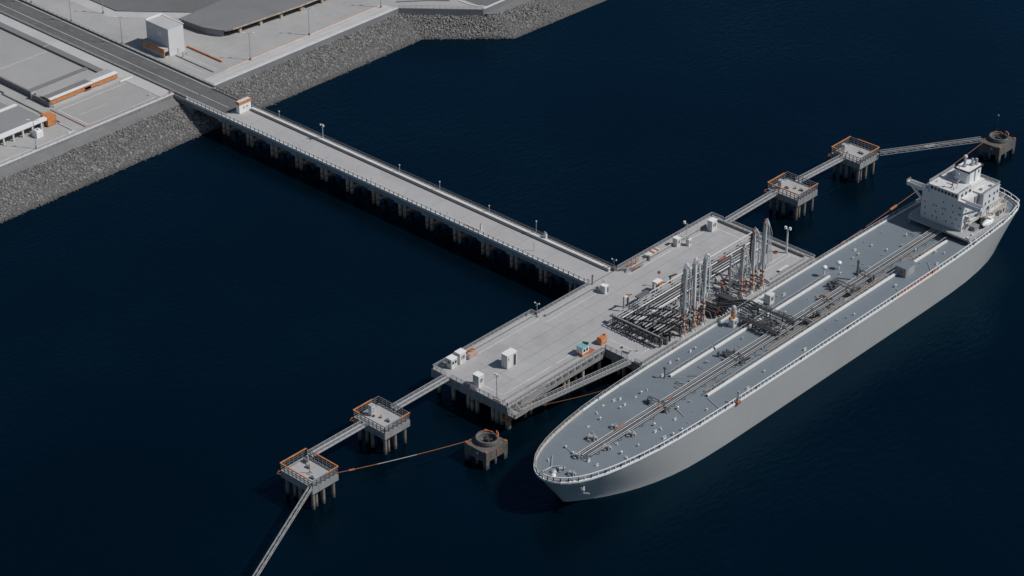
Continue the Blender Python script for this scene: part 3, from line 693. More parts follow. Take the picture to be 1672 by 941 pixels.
d4 = dolphin(-.8,12.2,131.0,142.8,'square dolphin with orange rails, behind the tanker bridge wing',[('w',0,1),('s',0,.35),('n',0,.75),('e',.5,1)],[(-3,-2),(2,1)])
def cabinet(x,y,z,h,label,w_=1.5):
    t = thing('cabinet',label,'cabinet',(x,y,z),'cabinets on the dolphins')
    MB().cbox(x,y,z,w_,w_,h).build('body','offwhite',t); MB().cbox(x,y,z+h,w_+.2,w_+.2,.15).build('lid','galv',t)
    MB().cbox(x+w_/2+.02,y,z+h*.3,.05,w_*.6,h*.55).build('door','galv',t)
zd = D-.3
cabinet(-.8,-105.4,zd+.08,3.6,'tall pale cabinet on the grey railed dolphin')
cabinet(2.3,96.0,zd+.08,3.3,'tall pale cabinet on the dolphin nearest the platform toward the stern')
cabinet(2.6,134.2,zd+.08,3.4,'tall pale cabinet on the dolphin behind the bridge wing')
t = thing('winch','round pale winch beside the catwalk end on the dolphin behind the bridge wing','winch',(2.2,132.1,zd))
MB().cyl((1.2,132.2,zd+.9),(3.2,132.2,zd+.9),.8,12).build('drum','offwhite',t); MB().cbox(2.2,132.2,zd,2.4,1.0,.4).build('base','mid',t)
t = thing('signal_post','thin rust coloured post with foot plate on the lowest dolphin','post',(8.0,-139.4,zd))
MB().cyl((8.0,-139.4,zd+.08),(8.0,-139.4,zd+3.6),.12,6).build('pole','rust',t); MB().cbox(8.0,-139.4,zd+.08,1.6,1.4,.25).build('foot','galv',t); MB().bar((8.0,-139.4,zd+1.3),(8.8,-139.0,zd+.3),.2).build('brace','galv',t)
t = thing('winch','small grey winch near the upper corner of the lowest dolphin','winch',(3.0,-136.4,zd))
MB().cyl((2.2,-136.4,zd+.8),(3.8,-136.4,zd+.8),.55,10).build('drum','mid',t); MB().cbox(3.0,-136.4,zd+.08,2.2,1.2,.35).build('base','galv',t); MB().cbox(3.0,-135.6,zd+.08,.5,.4,2.2).build('control_post','galv',t)
for i,(x,y,l) in enumerate([(2.6,-104.5,'small round capstan beside the cabinet on the grey railed dolphin'),(6.5,99.6,'small round capstan on the dolphin nearest the platform toward the stern'),(7.0,138.3,'small round capstan on the dolphin behind the bridge wing')]):
    t = thing('capstan',l,'capstan',(x,y,zd),'capstans on the dolphins')
    MB().lathe(x,y,[(.01,zd+.95),(.5,zd+.9),(.3,zd+.5),(.55,zd+.08)],12).build('drum','tank',t)

# round fender dolphins
def round_dolphin(x0,x1,y0,y1,label,legs):
    cx,cy = (x0+x1)/2,(y0+y1)/2; zt, zb = 6.0, 2.6
    t = thing('fender_dolphin',label,'dolphin',(cx,cy,zt),'round fender dolphins')
    m_ = MB(); m_.box(x0,x1,y0,y1,zb,zt); m_.build('block','mdcon',t)
    for x in (x0+.75,x1-.75):
        for y in (y0+.75,y1-.75): MB().box(x-.72,x+.72,y-.72,y+.72,-3,zb+.01).build('leg','mdcon',t)
    for x,y in ((cx,y0+.8),(x1-.8,cy),(cx,y1-.8)): MB().cyl((x,y,-3),(x,y,zb+.01),.5,10).build('pile','pile2',t)
    rx, ry = 3.6, 3.25
    m_ = MB(); prof = [(1.0,zt+.0),(1.06,zt+.9),(1.0,zt+1.35),(.88,zt+1.35),(.84,zt+.4),(.84,zt+.02)]
    m_.lathe(cx,cy+.4,[(r_*rx,z) for r_,z in prof],28,sy=ry/rx); m_.build('fender_ring','ringsteel',t)
    m_ = MB(); m_.lathe(cx,cy+.4,[(rx*.86,zt+1.37),(rx*1.03,zt+1.37),(rx*1.03,zt+1.55),(rx*.86,zt+1.55),(rx*.86,zt+1.37)],28,R(150),R(395),sy=ry/rx); m_.build('ring_rim','mid',t)
    m_ = MB(); m_.lathe(cx,cy+.4,[(rx*.9,zt+1.4),(rx*1.0,zt+1.4),(rx*1.0,zt+1.75),(rx*.9,zt+1.75)],20,R(95),R(190),sy=ry/rx)
    m_.lathe(cx,cy+.4,[(rx*.95,zt+2.5),(rx*1.05,zt+2.5),(rx*1.05,zt+2.8),(rx*.95,zt+2.8)],12,R(15),R(75),sy=ry/rx)
    for a_ in (15,45,75): m_.bar((cx+rx*math.cos(R(a_)),cy+.4+ry*math.sin(R(a_)),zt),(cx+rx*math.cos(R(a_)),cy+.4+ry*math.sin(R(a_)),zt+2.7),.2)
    m_.build('orange_guard','rust',t)
    k = MB(); k.cyl((cx,cy+.5,zt),(cx,cy+.5,zt+.9),.7,12); k.cyl((cx-1,cy+1,zt+.5),(cx+.8,cy+.2,zt+.8),.25,8); k.bar((cx-1.5,cy-.8,zt+.1),(cx+1.2,cy-1.4,zt+.5),.3); k.bar((cx+1.2,cy+1.8,zt+.2),(cx+.2,cy-.2,zt+1.2),.25); k.cbox(cx-1.2,cy+1.6,zt,.8,.8,.9); k.build('bollard','dark',t)
    for x,y in ((x0+.5,y0+.5),(x1-.5,y0+.5),(x1-.5,y1-.5),(x0+.5,y1-.5)): MB().cbox(x,y,zt,.9,.9,.35).build('corner_cleat','rust' ,t)
    MB().cyl((cx+1,y0-.25,zt-1.2),(cx+1.02,y0-.05,zt-1.2),.55,10).build('side_ring','galv',t)
    MB().box(x1+.02,x1+.05,cy-.9,cy+.9,zt-1.6,zt-1.2).build('rust_patch','rust',t)
    return t
sx, sy_ = .99583, .99583
x0,y0 = S(25.9,-92.6); x1,y1 = S(35.0,-83.1)
round_dolphin(x0,x1,y0,y1,'low block dolphin with round fender ring, beside the tanker bow',0)
x0,y0 = S(29.9,183.4); x1,y1 = S(38.9,194.6)
md2 = round_dolphin(x0,x1,y0,y1,'low block dolphin with round fender ring, beyond the tanker stern',0)
t = thing('signal_post','thin dark post with small head on the round fender dolphin beyond the stern','post',(x0+1.2,y1-1.4,6.0))
MB().cyl((x0+1.2,y1-1.4,6.0),(x0+1.2,y1-1.4,13.4),.05,6).build('pole','dark',t); MB().cbox(x0+1.2,y1-1.4,13.4,.5,.3,.5).build('head','galv',t)

# ------------------------------------------------------------------ mooring ropes
def rope(label, a, b, sag, r=.14, n=24, m='rope', parts=()):
    a,b = Vector(a),Vector(b); pts = []
    for i in range(n+1):
        u = i/n; p = a.lerp(b,u); p.z -= sag*4*u*(1-u); pts.append(p)
    t = thing('mooring_rope',label,'rope',a,'mooring ropes')
    m_ = MB(); m_.tube(pts,r,6); m_.build('rope',m,t)
    for nm,u0,u1,rr,mm in parts:
        k0,k1 = int(u0*n),max(int(u0*n)+1,int(u1*n)); m_ = MB(); m_.tube(pts[k0:k1+1],rr,8); m_.build(nm,mm,t)
    return t
rope('orange rope from the lowest dolphin to the round fender dolphin by the bow',(14.1,-134.2,D+.2),(28.6,-92.0,6.3),.5,.10,24,'rope',[('chafe_sleeve',.3,.62,.13,'truss'),('shackle',.1,.14,.28,'rust')])
rope('short orange rope end running off the round fender dolphin by the bow',(31.5,-93.0,6.25),(38.4,-88.8,5.4),.3,.13,12)
rope('orange rope from the platform landing to the tanker bow',(28.2,-66.5,5.2),(48.6,-46.8,13.0),.5,.10,24)
rope('long brown rope from the stern dolphin along the tanker side to the platform',(33.6,181.5,6.6),(42.4,52.5,8.0),.9,.17,60,'brown',[('orange_float',.5,.54,.5,'rust'),('orange_float',.77,.79,.4,'rope')])

# ================================================================== PLATFORM EQUIPMENT
def kiosk(x0,x1,y0,y1,h,label,kind='window',roof='white',body='offwhite',name='cabin'):
    cx,cy = (x0+x1)/2,(y0+y1)/2
    t = thing(name,label,'cabin',(cx,cy,D))
    m_ = MB(); m_.box(x0,x1,y0,y1,D,D+h-.25); m_.build('body',body,t)
    m_ = MB(); m_.box(x0-.12,x1+.12,y0-.12,y1+.12,D+h-.25,D+h); m_.build('roof',roof,t)
    W = y1-y0
    if kind == 'window':
        for k in (0,1): MB().box(x1,x1+.06,y0+W*(.14+.44*k),y0+W*(.42+.44*k),D+h*.48,D+h*.74).build('window','glass',t)
        MB().box(cx-.4,cx+.4,y0-.06,y0,D+h*.48,D+h*.74).build('window','glass',t)
    elif kind == 'door':
        MB().box(x1,x1+.06,y0+W*.66,y0+W*.90,D+.2,D+h*.82).build('door','dark',t)
        MB().box(x1,x1+.07,y0+W*.1,y0+W*.2,D+h*.62,D+h*.74).build('sign','rust',t)
    elif kind == 'panel':
        MB().box(x1,x1+.06,y0+W*.25,y0+W*.75,D+h*.42,D+h*.72).build('panel','mid',t)
        MB().box(x1,x1+.09,y0+W*.35,y0+W*.45,D+h*.45,D+h*.70).build('handle','offwhite',t)
    return t
kiosk(-2.8,-.4,-70.8,-68.2,3.5,'white cabin with dark windows at the very corner of the platform')
kiosk(-2.7,-.4,-67.0,-64.2,4.0,'white cabin with grey panel, second from the platform corner','panel')
kiosk(10.8,13.3,-72.9,-70.6,4.3,'white cabin with grey panel by the platform end railing','panel')
kiosk(9.9,12.4,-58.9,-54.5,5.0,'largest white cabin with dark door standing alone mid platform','door')
kiosk(2.4,4.5,53.9,56.7,4.1,'white cabin with rounded top at the far end of the platform','panel')
kiosk(.4,2.4,37.4,39.3,3.2,'small white cabin with shaded end on the platform edge walkway','panel')
k = kiosk(3.6,5.0,40.6,41.9,2.7,'slim white cabin beside a thin lamp mast','panel'); MB().cyl((4.3,41.2,D+2.7),(4.3,41.2,D+3.2),.4,10).build('vent','galv',k)
t = thing('cabin','cabin with teal roof and orange skirt on the platform edge','cabin',(23.8,-36,D))
MB().box(22.5,25.0,-37.5,-34.4,D+1.0,D+3.1).build('body','white',t); MB().box(22.45,25.05,-37.55,-34.35,D,D+1.0).build('skirt','orange',t)
MB().box(22.4,25.1,-37.6,-34.3,D+3.1,D+3.3).build('roof','teal',t); MB().bar((22.6,-34.6,D+3.3),(24.9,-34.5,D+3.9),.35,.6).build('roof_flap','mid',t)
for y in (-37.0,-35.7): MB().box(25.0,25.06,y,y+.8,D+1.6,D+2.6).build('window','glass',t)
MB().box(22.2,25.6,-34.3,-31.6,D,D+.25).build('mat','rust',t)
t = thing('container','rounded orange container with pale panel at the inner corner of the platform','container',(24,-27,D))
MB().prism([(22.9,-28.2),(24.9,-28.2),(24.9,-25.4),(22.9,-25.4)],D,D+2.0).prism([(23.1,-28.2),(24.7,-28.2),(24.7,-25.4),(23.1,-25.4)],D+2.0,D+2.5).build('body','orange',t)
MB().box(24.9,24.96,-27.8,-25.9,D+.7,D+1.9).build('panel','tank',t); MB().box(23.6,24.2,-25.9,-25.4,D+2.5,D+2.9).build('cap','rust',t)
t = thing('stowage_box','pale stowage box with orange lifting frame near the two corner cabins','box',(-1.1,-60.6,D))
MB().box(-1.9,-.3,-62.4,-58.8,D,D+1.5).build('body','tank',t); MB().bar((-1.9,-62,D+2.3),(-1.9,-59,D+2.3),.3,.3).bar((-1.9,-62,D+1.5),(-1.9,-62,D+2.4),.3).bar((-1.9,-61,D+2.3),(-.6,-60,D+2.5),.25,.4).build('lifting_frame','orange',t)
MB().box(-1.9,-.3,-63.2,-62.42,D,D+1.3).build('end_plate','grey',t)
t = thing('stowage_box','pale pipe bundle box with orange straps on the platform edge walkway','box',(-.6,28,D))
MB().box(-1.6,.1,24.6,31.0,D,D+1.2).build('body','offwhite',t)
for y in (27.2,29.4): MB().box(-1.66,.16,y,y+.9,D,D+1.3).build('strap','rust',t)
MB().box(.2,1.3,23.6,24.4,D,D+1.7).build('stand','mid',t)
t = thing('rescue_frame','folded orange and white frame at the trestle end of the platform','frame',(0,15,D))
m_ = MB()
for z in (.5,1.1,1.7): m_.bar((-1.6,12.5,D+z*.6),(-.4,20.5,D+z+.4),.15)
for y in range(13,21,2): m_.bar((-1.5+.15*(y-13),y,D),(-1.5+.15*(y-13),y,D+2.0),.14)
m_.build('frame','rust',t)
MB().prism([(-1.8,11.4),(.6,13.9),(1.9,16.3),(1.5,16.6),(-.6,13.9),(-2.1,11.8)],D,D+1.0).build('base','grey',t)
m_ = MB(); m_.rail([(2.1,14.4,D),(2.1,19.4,D)],1.0,1.3,.13,1); m_.build('barrier','rust',t)
t = thing('crane_cabinet','grey cabinet with white tripod jib where the trestle meets the platform','cabinet',(3.8,-2.3,D))
MB().box(2.7,4.8,-3.2,-1.4,D,D+2.7).build('body','offwhite',t); MB().box(2.6,4.9,-3.3,-1.3,D+2.7,D+2.9).build('lid','white',t)
m_ = MB()
m_.bar((2.2,-3.6,D),(2.9,-1.6,D+4.4),.3); m_.bar((2.9,-1.6,D+4.4),(3.6,-1.2,D+2.9),.25); m_.bar((2.4,-1.2,D+.3),(2.9,-1.6,D+4.4),.3); m_.build('jib','offwhite',t)
MB().box(4.82,4.9,-2.0,-1.5,D+.4,D+2.2).build('louvre','mid',t); MB().cbox(.6,-1.6,D,.9,.8,.9).build('pink_box','tank',t)
t = thing('bollard_post','stout grey post at the trestle corner of the platform','post',(-2.6,-1.0,D)); MB().cyl((-2.6,-1,D),(-2.6,-1,D+3.4),.3,10).build('post','grey',t); MB().cyl((-2.6,-1,D+3.4),(-2.6,-1,D+3.55),.36,10).build('cap','mid',t)

m1 = mast(8.2,'slim floodlight mast with four lamps at the platform end railing','lamp masts on the platform',4,.16); m1.location = (21.0,-72.9,D)
m2 = mast(9.3,'stout white mast with double head at the far corner of the platform','lamp masts on the platform',2,.38,'offwhite','floodlight_mast',.9); m2.location = (32.2,59.8,D)
m3 = mast(5.0,'short T shaped lamp post at the step in the platform edge','lamp masts on the platform',2,.10,'galv','floodlight_mast',.4); m3.location = (-2.2,-28.9,D)
m4 = mast(4.0,'short T shaped lamp post where the trestle railing meets the platform','lamp masts on the platform',2,.10,'mid','floodlight_mast',.4); m4.location = (-3.4,11.0,D)
m5 = mast(5.2,'thin lamp mast with one flat white lamp on the platform edge walkway','lamp masts on the platform',1,.10,'galv','floodlight_mast',.9); m5.location = (.1,45.2,D)
MB().cbox(-3.4,11.0,D,1.3,1.3,1.2).build('junction_box','mid',m4)
t = thing('hose_tower','tall white post and orange hose reel frame beside the pipe rack','hose tower',(16.0,-6.5,D))
MB().cyl((16.3,-7.2,D),(16.3,-7.2,D+5.6),.28,8).build('post','galv',t); MB().bar((16.3,-7.2,D+5.5),(15.8,-4.6,D+4.4),.5,.5).build('arm','white',t); MB().cyl((15.7,-4.4,D),(15.7,-4.4,D+4.3),.35,8).build('pipe','mid',t); MB().sphere((15.6,-4.4,D+4.4),.6).bar((15.6,-4.6,D+4.6),(16.6,-3.4,D+5.0),.25).build('monitor','rust',t)
t = thing('hose_tower','white topped portal frame with orange fittings behind the southern arms','hose tower',(16,10,D))
for x,y in ((15.5,8.8),(17,8.8),(15.5,11.2),(17,11.2)): MB().bar((x,y,D),(x,y,D+3.6),.3).build('leg','mid',t)
MB().box(15.2,17.3,8.5,11.5,D+3.6,D+4.2).build('top','white',t); MB().box(17.0,17.5,9.5,11.2,D+2.2,D+4.0).build('fitting','orange',t)
t = thing('sign_post','thin post with round red sign at the back of the pipe rack','sign post',(14.6,12.8,D)); MB().cyl((14.6,12.8,D),(14.6,12.8,D+5.2),.08,6).build('pole','galv',t); MB().cyl((14.6,12.7,D+5.6),(14.75,12.6,D+5.6),.6,12).build('sign','rust',t)
t = thing('fire_monitor','small dark fire monitor with orange tip at the back of the pipe rack','fire monitor',(16,17.2,D)); MB().cyl((16,17.2,D),(16,17.2,D+2.4),.3,8).build('stand','mid',t); MB().bar((15.6,16.8,D+2.4),(17,18.2,D+3.3),.4).build('barrel','dark',t); MB().bar((17,18.2,D+3.3),(17.5,18.7,D+3.6),.5).build('tip','orange',t)
t = thing('junction_table','dark table frame at the near corner of the pipe rack','frame',(18.6,-15,D)); MB().box(17.6,19.6,-16.0,-14.4,D+2.6,D+2.9).build('top','mid',t); MB().bar((18.6,-15.2,D),(18.6,-15.2,D+2.6),.3).build('leg','mid',t)
t = thing('lifting_frame','small dark portal frame standing between pipe rack and roadway','frame',(17.2,0,D))
for y in (-1.8,2.8): MB().bar((17.6,y,D),(17.6,y,D+3.6),.35).build('leg','dark',t)
MB().box(17.0,19.4,-2.4,3.2,D+3.6,D+4.0).build('top','mid',t)
t = thing('bench_rack','pale tray rack on the seaward edge toward the stern end of the platform','rack',(39,49,D)); MB().box(37.8,38.8,47.5,52.5,D+.5,D+.75).build('tray','offwhite',t)
for y in (48,52): MB().bar((38.3,y,D),(38.3,y,D+.5),.3).build('leg','mid',t)
t = thing('coil','small orange coil on deck by the stout white mast','coil',(30,58,D)); MB().lathe(29.5,57.5,[(.5,D+.05),(.8,D+.05),(.8,D+.4),(.5,D+.4)],12).build('coil','rust',t)
t = thing('survey_post','pale thin post on the seaward wing of the platform by the gangway head','post',(35.2,-23.0,D)); MB().cyl((35.2,-23,D),(35.2,-23,D+2.8),.1,6).build('pole','white',t); MB().cbox(35.2,-23,D,.6,.6,.15).build('foot','mid',t)
t = thing('deck_tool','small dark stand lying by the gangway head','stand',(33,-26.2,D)); MB().bar((32.0,-26.4,D+.3),(34.6,-26.0,D+.35),.3).bar((34,-26.6,D+.1),(34.4,-25.0,D+.6),.2).build('frame','mid',t); MB().cbox(30.6,-24.8,D,.5,.5,.5).build('weight','dark',t)
t = thing('control_post','dark control stand on the seaward railing next to the southern arms','stand',(39.6,-13.5,D)); MB().box(39.2,40.0,-13.9,-13.1,D,D+2.3).build('body','mid',t); MB().bar((36.4,-14.6,D+.1),(39.2,-13.5,D+.3),.3,.1).build('cable_tray','dark',t)

# ------------------------------------------------------------------ pipe racks
t = thing('pipe_rack','wide dark pipe rack with many parallel pipes behind the southern loading arms','pipe rack',(30,-8,D))
for y in (-16.2,-11.2,-6.2,-1.2,2.8):
    m_ = MB(); m_.bar((20,y,D+3.4),(39.4,y,D+3.4),.45,.45); m_.bar((20,y,D+1.7),(39.4,y,D+1.7),.35,.35); m_.build('cross_beam','dark',t)
    for x in (20.2,26.5,33,39.2): MB().bar((x,y,D),(x,y,D+3.4),.4).build('post','dark',t)
for i in range(9):
    x = 28.0+1.28*i; y1 = 2.6 if i > 2 else 6
    MB().cyl((x,-16.2+random.uniform(0,1.2)+.25*i,D+3.95),(x,y1,D+3.95),.19 if i % 3 else .25,8).build('pipe',('galv','mid','truss')[i % 3],t)
for i in range(7):
    x = 20.9+2.6*i; MB().cyl((x,-15.5,D+2.15),(x,2.6,D+2.15),.3,8).build('lower_pipe','mid',t)
m_ = MB(); m_.bar((20.2,-16.9,D+4.3),(39.5,-16.9,D+4.3),.3); m_.bar((20.0,-16.9,D+4.3),(20.0,2,D+4.3),.25); m_.build('edge_pipe','galv',t)
m_ = MB(); m_.box(20.4,39.4,-9.2,-7.4,D+3.55,D+3.72); m_.rail([(20.4,-9.3,D+3.7),(39.4,-9.3,D+3.7)],1.1,2,.13,1); m_.rail([(20.4,-7.3,D+3.7),(39.4,-7.3,D+3.7)],1.1,2,.13,1); m_.build('walkway','dark',t)
m_ = MB(); m_.box(25.5,39.6,-17.4,-16.0,D+1.6,D+1.75); m_.rail([(25.5,-17.5,D+1.7),(39.6,-17.5,D+1.7)],1.2,1.8,.14,1); m_.build('walkway','dark',t)
MB().box(33.2,37,-5.2,-2.8,D+1.9,D+2.4).build('drip_tray','tank',t); MB().box(28,32,-12.5,-9.6,D+.1,D+1.3).build('equipment_box','mid',t); MB().box(34,38.5,-14.5,-11.5,D+.1,D+1.5).build('equipment_box','dark',t)
rr = random.Random(9)
for i in range(14):
    x = 21+1.35*i; MB().tube([(x,-16.2,D+3.4),(x+rr.uniform(-.3,.3),-17.6,D+2.2),(x+rr.uniform(-.5,.5),-18.6-rr.random(),D+.3)],.12,5).build('hanger_pipe','mid',t)
for i in range(26):
    x,y = rr.uniform(21,38.5),rr.uniform(-15.5,2); z = rr.uniform(.3,3.0); dx,dy = (rr.uniform(2,6),0) if i % 2 else (0,rr.uniform(2,5))
    MB().tube([(x,y,D),(x,y,D+z),(min(x+dx,39),min(y+dy,3),D+z),(min(x+dx,39),min(y+dy,3),D)],rr.uniform(.12,.24),6).build('small_pipe',rr.choice(['dark','mid','dark','galv']),t)
m_ = MB(); m_.bar((27,-18.6,D+.2),(27.4,-17.2,D+2.2),.2); m_.bar((27.3,-18.2,D),(27.3,-18.2,D+1.6),.2); m_.build('valve_wheel','rust',t)
t = thing('pipe_rack','long narrow pipe rack running toward the stern end of the platform','pipe rack',(23,25,D))
for y in range(6,57,7):
    m_ = MB(); m_.bar((19.8,y,D+3.2),(27.6,y,D+3.2),.4,.4); m_.build('cross_beam','dark',t)
    for x in (20,27.4): MB().bar((x,y,D),(x,y,D+3.2),.35).build('post','mid',t)
for i in range(7):
    x = 20.3+1.15*i; MB().cyl((x,-16.4+.5*i,D+3.75),(x,56.5-.9*i,D+3.75),.25 if i % 2 else .19,8).build('pipe',('galv','truss','white','mid')[i % 4],t)
    if i < 5: MB().cyl((x+.5,5,D+2.2),(x+.5,52,D+2.2),.28,8).build('lower_pipe','mid',t)
m_ = MB(); m_.bar((19.6,2,D+4.5),(19.6,57,D+4.5),.22); 
for y in range(2,58,3): m_.bar((19.6,y,D+3.2),(19.6,y,D+4.5),.14)
m_.build('railing','white',t)
m_ = MB(); m_.bar((23,34,D+4.1),(23,38,D+4.1),.4); m_.bar((25.2,14,D+4.1),(25.2,17,D+4.1),.4); m_.build('orange_flange','rust',t)

def pipe_group(label, y0, y1, x0, n, seed):
    rnd = random.Random(seed); t = thing('feed_pipes',label,'pipes',((x0+40)/2,(y0+y1)/2,D))
    for i in range(n):
        y = y0+(y1-y0)*(i+.5)/n; z = D+.6+rnd.random()*1.6; xa = x0+rnd.uniform(-1,2); xm = rnd.uniform(32,37)
        m_ = MB(); yy = y+rnd.uniform(-2,2)
        m_.tube([(xa,y,D+3.4),(xa+1.2,y,z),(xm,y,z),(xm+1.2,yy,z),(39.5,yy,z),(40.4,yy,D+.3)],rnd.uniform(.16,.3),6); m_.build('pipe',rnd.choice(['mid','galv','mid']),t)
        v_ = MB(); v_.cyl((xm-1,y,z-.1),(xm-1,y,z+1.2),.14,6); v_.cyl((xm-1,y,z+1.2),(xm-1,y,z+1.3),.45,10); v_.cbox(xm-1,y,z-.4,.9,.8,.8); v_.build('valve',rnd.choice(['galv','rust','dark']),t)
    return t
pipe_group('tangle of feed pipes and valves at the foot of the southern loading arms',-6,9,27.5,9,3)
pipe_group('tangle of feed pipes spread over the deck at the foot of the northern loading arms',22,41,27.5,11,5)
t = thing('hose_tangle','thin dark hoses lying loose over the deck between rack and northern arms','hoses',(34,30,D))
rr = random.Random(21)
for i in range(22):
    x,y = rr.uniform(28,38),rr.uniform(19,43); a_ = rr.uniform(0,6.3); pts = [(x,y,D+.18)]
    for k in range(5):
        a_ += rr.uniform(-.8,.8); x += 1.5*math.cos(a_); y += 1.5*math.sin(a_); x = min(max(x,27.8),40.5); pts.append((x,y,D+rr.uniform(.15,.7)))
    MB().tube(pts,rr.uniform(.10,.18),5).build('hose',rr.choice(['dark','mid','mid','galv']),t)
t = thing('manifold_skid','dark manifold skid with black hose bridge between the two groups of arms','manifold',(38,15,D))
m_ = MB(); m_.box(35,41.2,9.2,10.0,D+.05,D+2.6); m_.box(35.5,41.4,12.4,15.4,D+.05,D+1.2); m_.box(35,41.2,18.6,21.2,D+.05,D+2.4); m_.build('frame','dark',t)
m_ = MB(); m_.box(31,41,10.6,11.0,D+2.8,D+3.1); m_.rail([(31,10.6,D+3.1),(41,10.6,D+3.1)],1.2,1.6,.15,2); m_.rail([(31,12.6,D+3.1),(41,12.6,D+3.1)],1.2,1.6,.15,2); m_.box(31,41,11.0,12.6,D+2.8,D+2.95)
for x in (31.4,36,40.6): m_.bar((x,11.6,D),(x,11.6,D+2.8),.4)
m_.build('walkway','dark',t)
for i,y in enumerate((13.2,14.6,16.0,17.4,18.8)):
    m_ = MB(); m_.tube([(37,y,D+1.3),(41.6,y,D+2.8),(45,y,D+4.6),(48.6,y,D+5.6),(51.5,y,D+5.4)],.33,8); m_.build('hose','dark' if i % 2 else 'mid',t)
m_ = MB(); m_.box(39.8,40.8,11.2,12.0,D+1.2,D+2.6); m_.build('orange_valve','rust',t)
t = thing('thin_mast','very tall thin grey mast between the two groups of loading arms','mast',(36.8,22.5,D)); MB().cyl((36.8,22.5,D),(36.8,22.5,D+16.5),.2,8,.12).build('pole','galv',t); MB().bar((36.8,22.5,D+16.4),(36.2,23.2,D+17.3),.15).cbox(36.8,22.5,D+16.2,.5,.5,.5).build('head','offwhite',t)

# ------------------------------------------------------------------ loading arms
UX, UY = .76, .65
def loading_arm(x,y,H,label,style=0):
    t = thing('marine_loader',label,'loading arm',(x,y,D),'marine loading arms')
    u = lambda a,z,b=0: (x+UX*a-UY*b, y+UY*a+UX*b, D+z)
    zb = 8.5 if style == 0 else 7.0
    rr = random.Random(label); lean = rr.uniform(-.35,.35)
    m_ = MB(); m_.cyl(u(0,0),u(0,.8),1.0,10,.7); m_.cyl(u(0,.7),u(0,zb*.45),.42,10,.36); m_.cyl(u(.3,zb*.42),u(.3,zb),.36,10); m_.bar(u(-1.0,0,.4),u(-.2,zb*.5,.1),.24); m_.bar(u(1.0,0,-.4),u(.3,zb*.5,-.1),.24); m_.bar(u(.2,zb*.45),u(-.9,zb*.62),.22); m_.build('riser','armgrey',t)
    for k,z in enumerate((1.9,zb*.46,zb*.72,zb-.3)):
        sd = (.3 if z > zb*.42 else 0); o_ = rr.choice((-.75,.75))
        j = MB(); j.cyl(u(sd,z-.25),u(sd,z+.35),.52,10); j.cyl(u(sd+o_,z+.1,-.35),u(sd+o_,z+.1,.35),.36,8); j.bar(u(sd,z+.1),u(sd+o_,z+.1),.34); j.build('swivel_joint',rr.choice(('orange','rust','rust')) if k else 'orange',t)
    m_ = MB(); m_.cyl(u(.3,zb-.4),u(.1+lean*.2,zb+2.6),.36,10,.5); m_.bar(u(.05+lean*.2,zb+2.4),u(lean,H-1.5),1.1,.75); m_.build('inboard_arm','armgrey',t)
    m_ = MB(); m_.bar(u(-.85+lean*.2,zb+1.2),u(-.8+lean,H-2),.13); z = zb+1.5
    while z < H-2.5: m_.bar(u(-.8+lean*(z-zb)/(H-zb),z),u(-.3+lean*(z-zb)/(H-zb),z+.5),.1); z += 1.6
    m_.build('side_ladder','mid',t)
    hd = MB()
    for b in (-.4,.1,.5):
        w_ = rr.uniform(.55,.95); arc = [u(lean+w_-.45-w_*math.cos(math.pi*k/8), H-1.8+rr.uniform(1.5,1.9)*math.sin(math.pi*k/8), b) for k in range(9)]; hd.tube(arc,.12,6)
    hd.cyl(u(lean+.1,H-1.2,-.5),u(lean+.1,H-1.2,.5),.5,10); hd.build('head','white' if style == 0 else 'armgrey',t)
    if style: MB().cyl(u(lean-.4,H-1.5,-.55),u(lean-.4,H-1.5,.55),.5,10).bar(u(lean-.4,H-.2),u(lean+.4,H+.1),.5,.35).build('apex_joint','rust',t)
    else: MB().cyl(u(lean-.7,H*.62,-.2),u(lean-.7,H*.62,.4),.3,8).build('hose_clamp','rust',t)
    zl = zb+rr.uniform(.8,4)
    out = MB(); out.tube([u(lean+1.15,H-1.6),u(1.55,H*.66+zb*.2),u(1.7,zl+1.5),u(1.2,zl)],.14,8); out.bar(u(1.2,zl+.2),u(1.0,zl-1.4),.45,.5); out.build('outboard_arm','white' if style == 0 else 'armgrey',t)
    for i in range(6):
        a0 = lean+rr.uniform(.8,1.5); b0 = rr.uniform(-.8,.8); a1 = a0+rr.uniform(.2,1.2); a2 = rr.uniform(1.2,3.0); zc = zb+rr.uniform(-.5,7)
        MB().tube([u(a0*.6,H-.5,b0*.4),u(a0,H-1.5,b0),u(a1,H*.74+zb*.18,b0),u((a1+a2)/2,(H+zc)*.47,b0),u(a2,zc+1.2,b0),u(a2-.5,zc,b0)],rr.uniform(.06,.10),5).build('cable','white' if style == 0 else 'armgrey',t)
    if style == 0:
        lad = MB(); z = zb+3.5; lad.bar(u(1.25,zb+3,.3),u(1.15+lean,H-2.4,.3),.10)
        while z < H-3: lad.bar(u(.5+lean*.5,z,.3),u(1.25,z+.2,.3),.09); z += 1.5
        lad.build('rungs','truss',t)
    MB().bar(u(-1.1,zb+.2,.1),u(-1.0,zb+2.6,.1),.6,.8).build('counterweight','armgrey',t)
    if style == 2: MB().tube([u(-.95,H-2.0),u(-1.2,H*.6),u(-1.15,zb+3.6)],.34,8).build('brown_hose','brown',t)
    elif style == 0: MB().tube([u(-.9,H-4.0),u(-1.1,H*.55),u(-1.05,zb+3)],.17,6).build('brown_hose','rust',t)
    return t
loading_arm(40.3,-6.2,27.0,'tall grey loading arm at the bow end of the southern trio')
loading_arm(40.6,-1.4,27.0,'tall grey loading arm in the middle of the southern trio')
loading_arm(40.3,3.8,26.4,'tall grey loading arm at the inner end of the southern trio, by the manifold')
loading_arm(39.2,25.2,20.0,'shorter grey loading arm with slack hanging cables, inner one of the northern trio',1)
loading_arm(39.6,30.8,24.4,'tall loading arm with thick brown hose down its side in the northern trio',2)
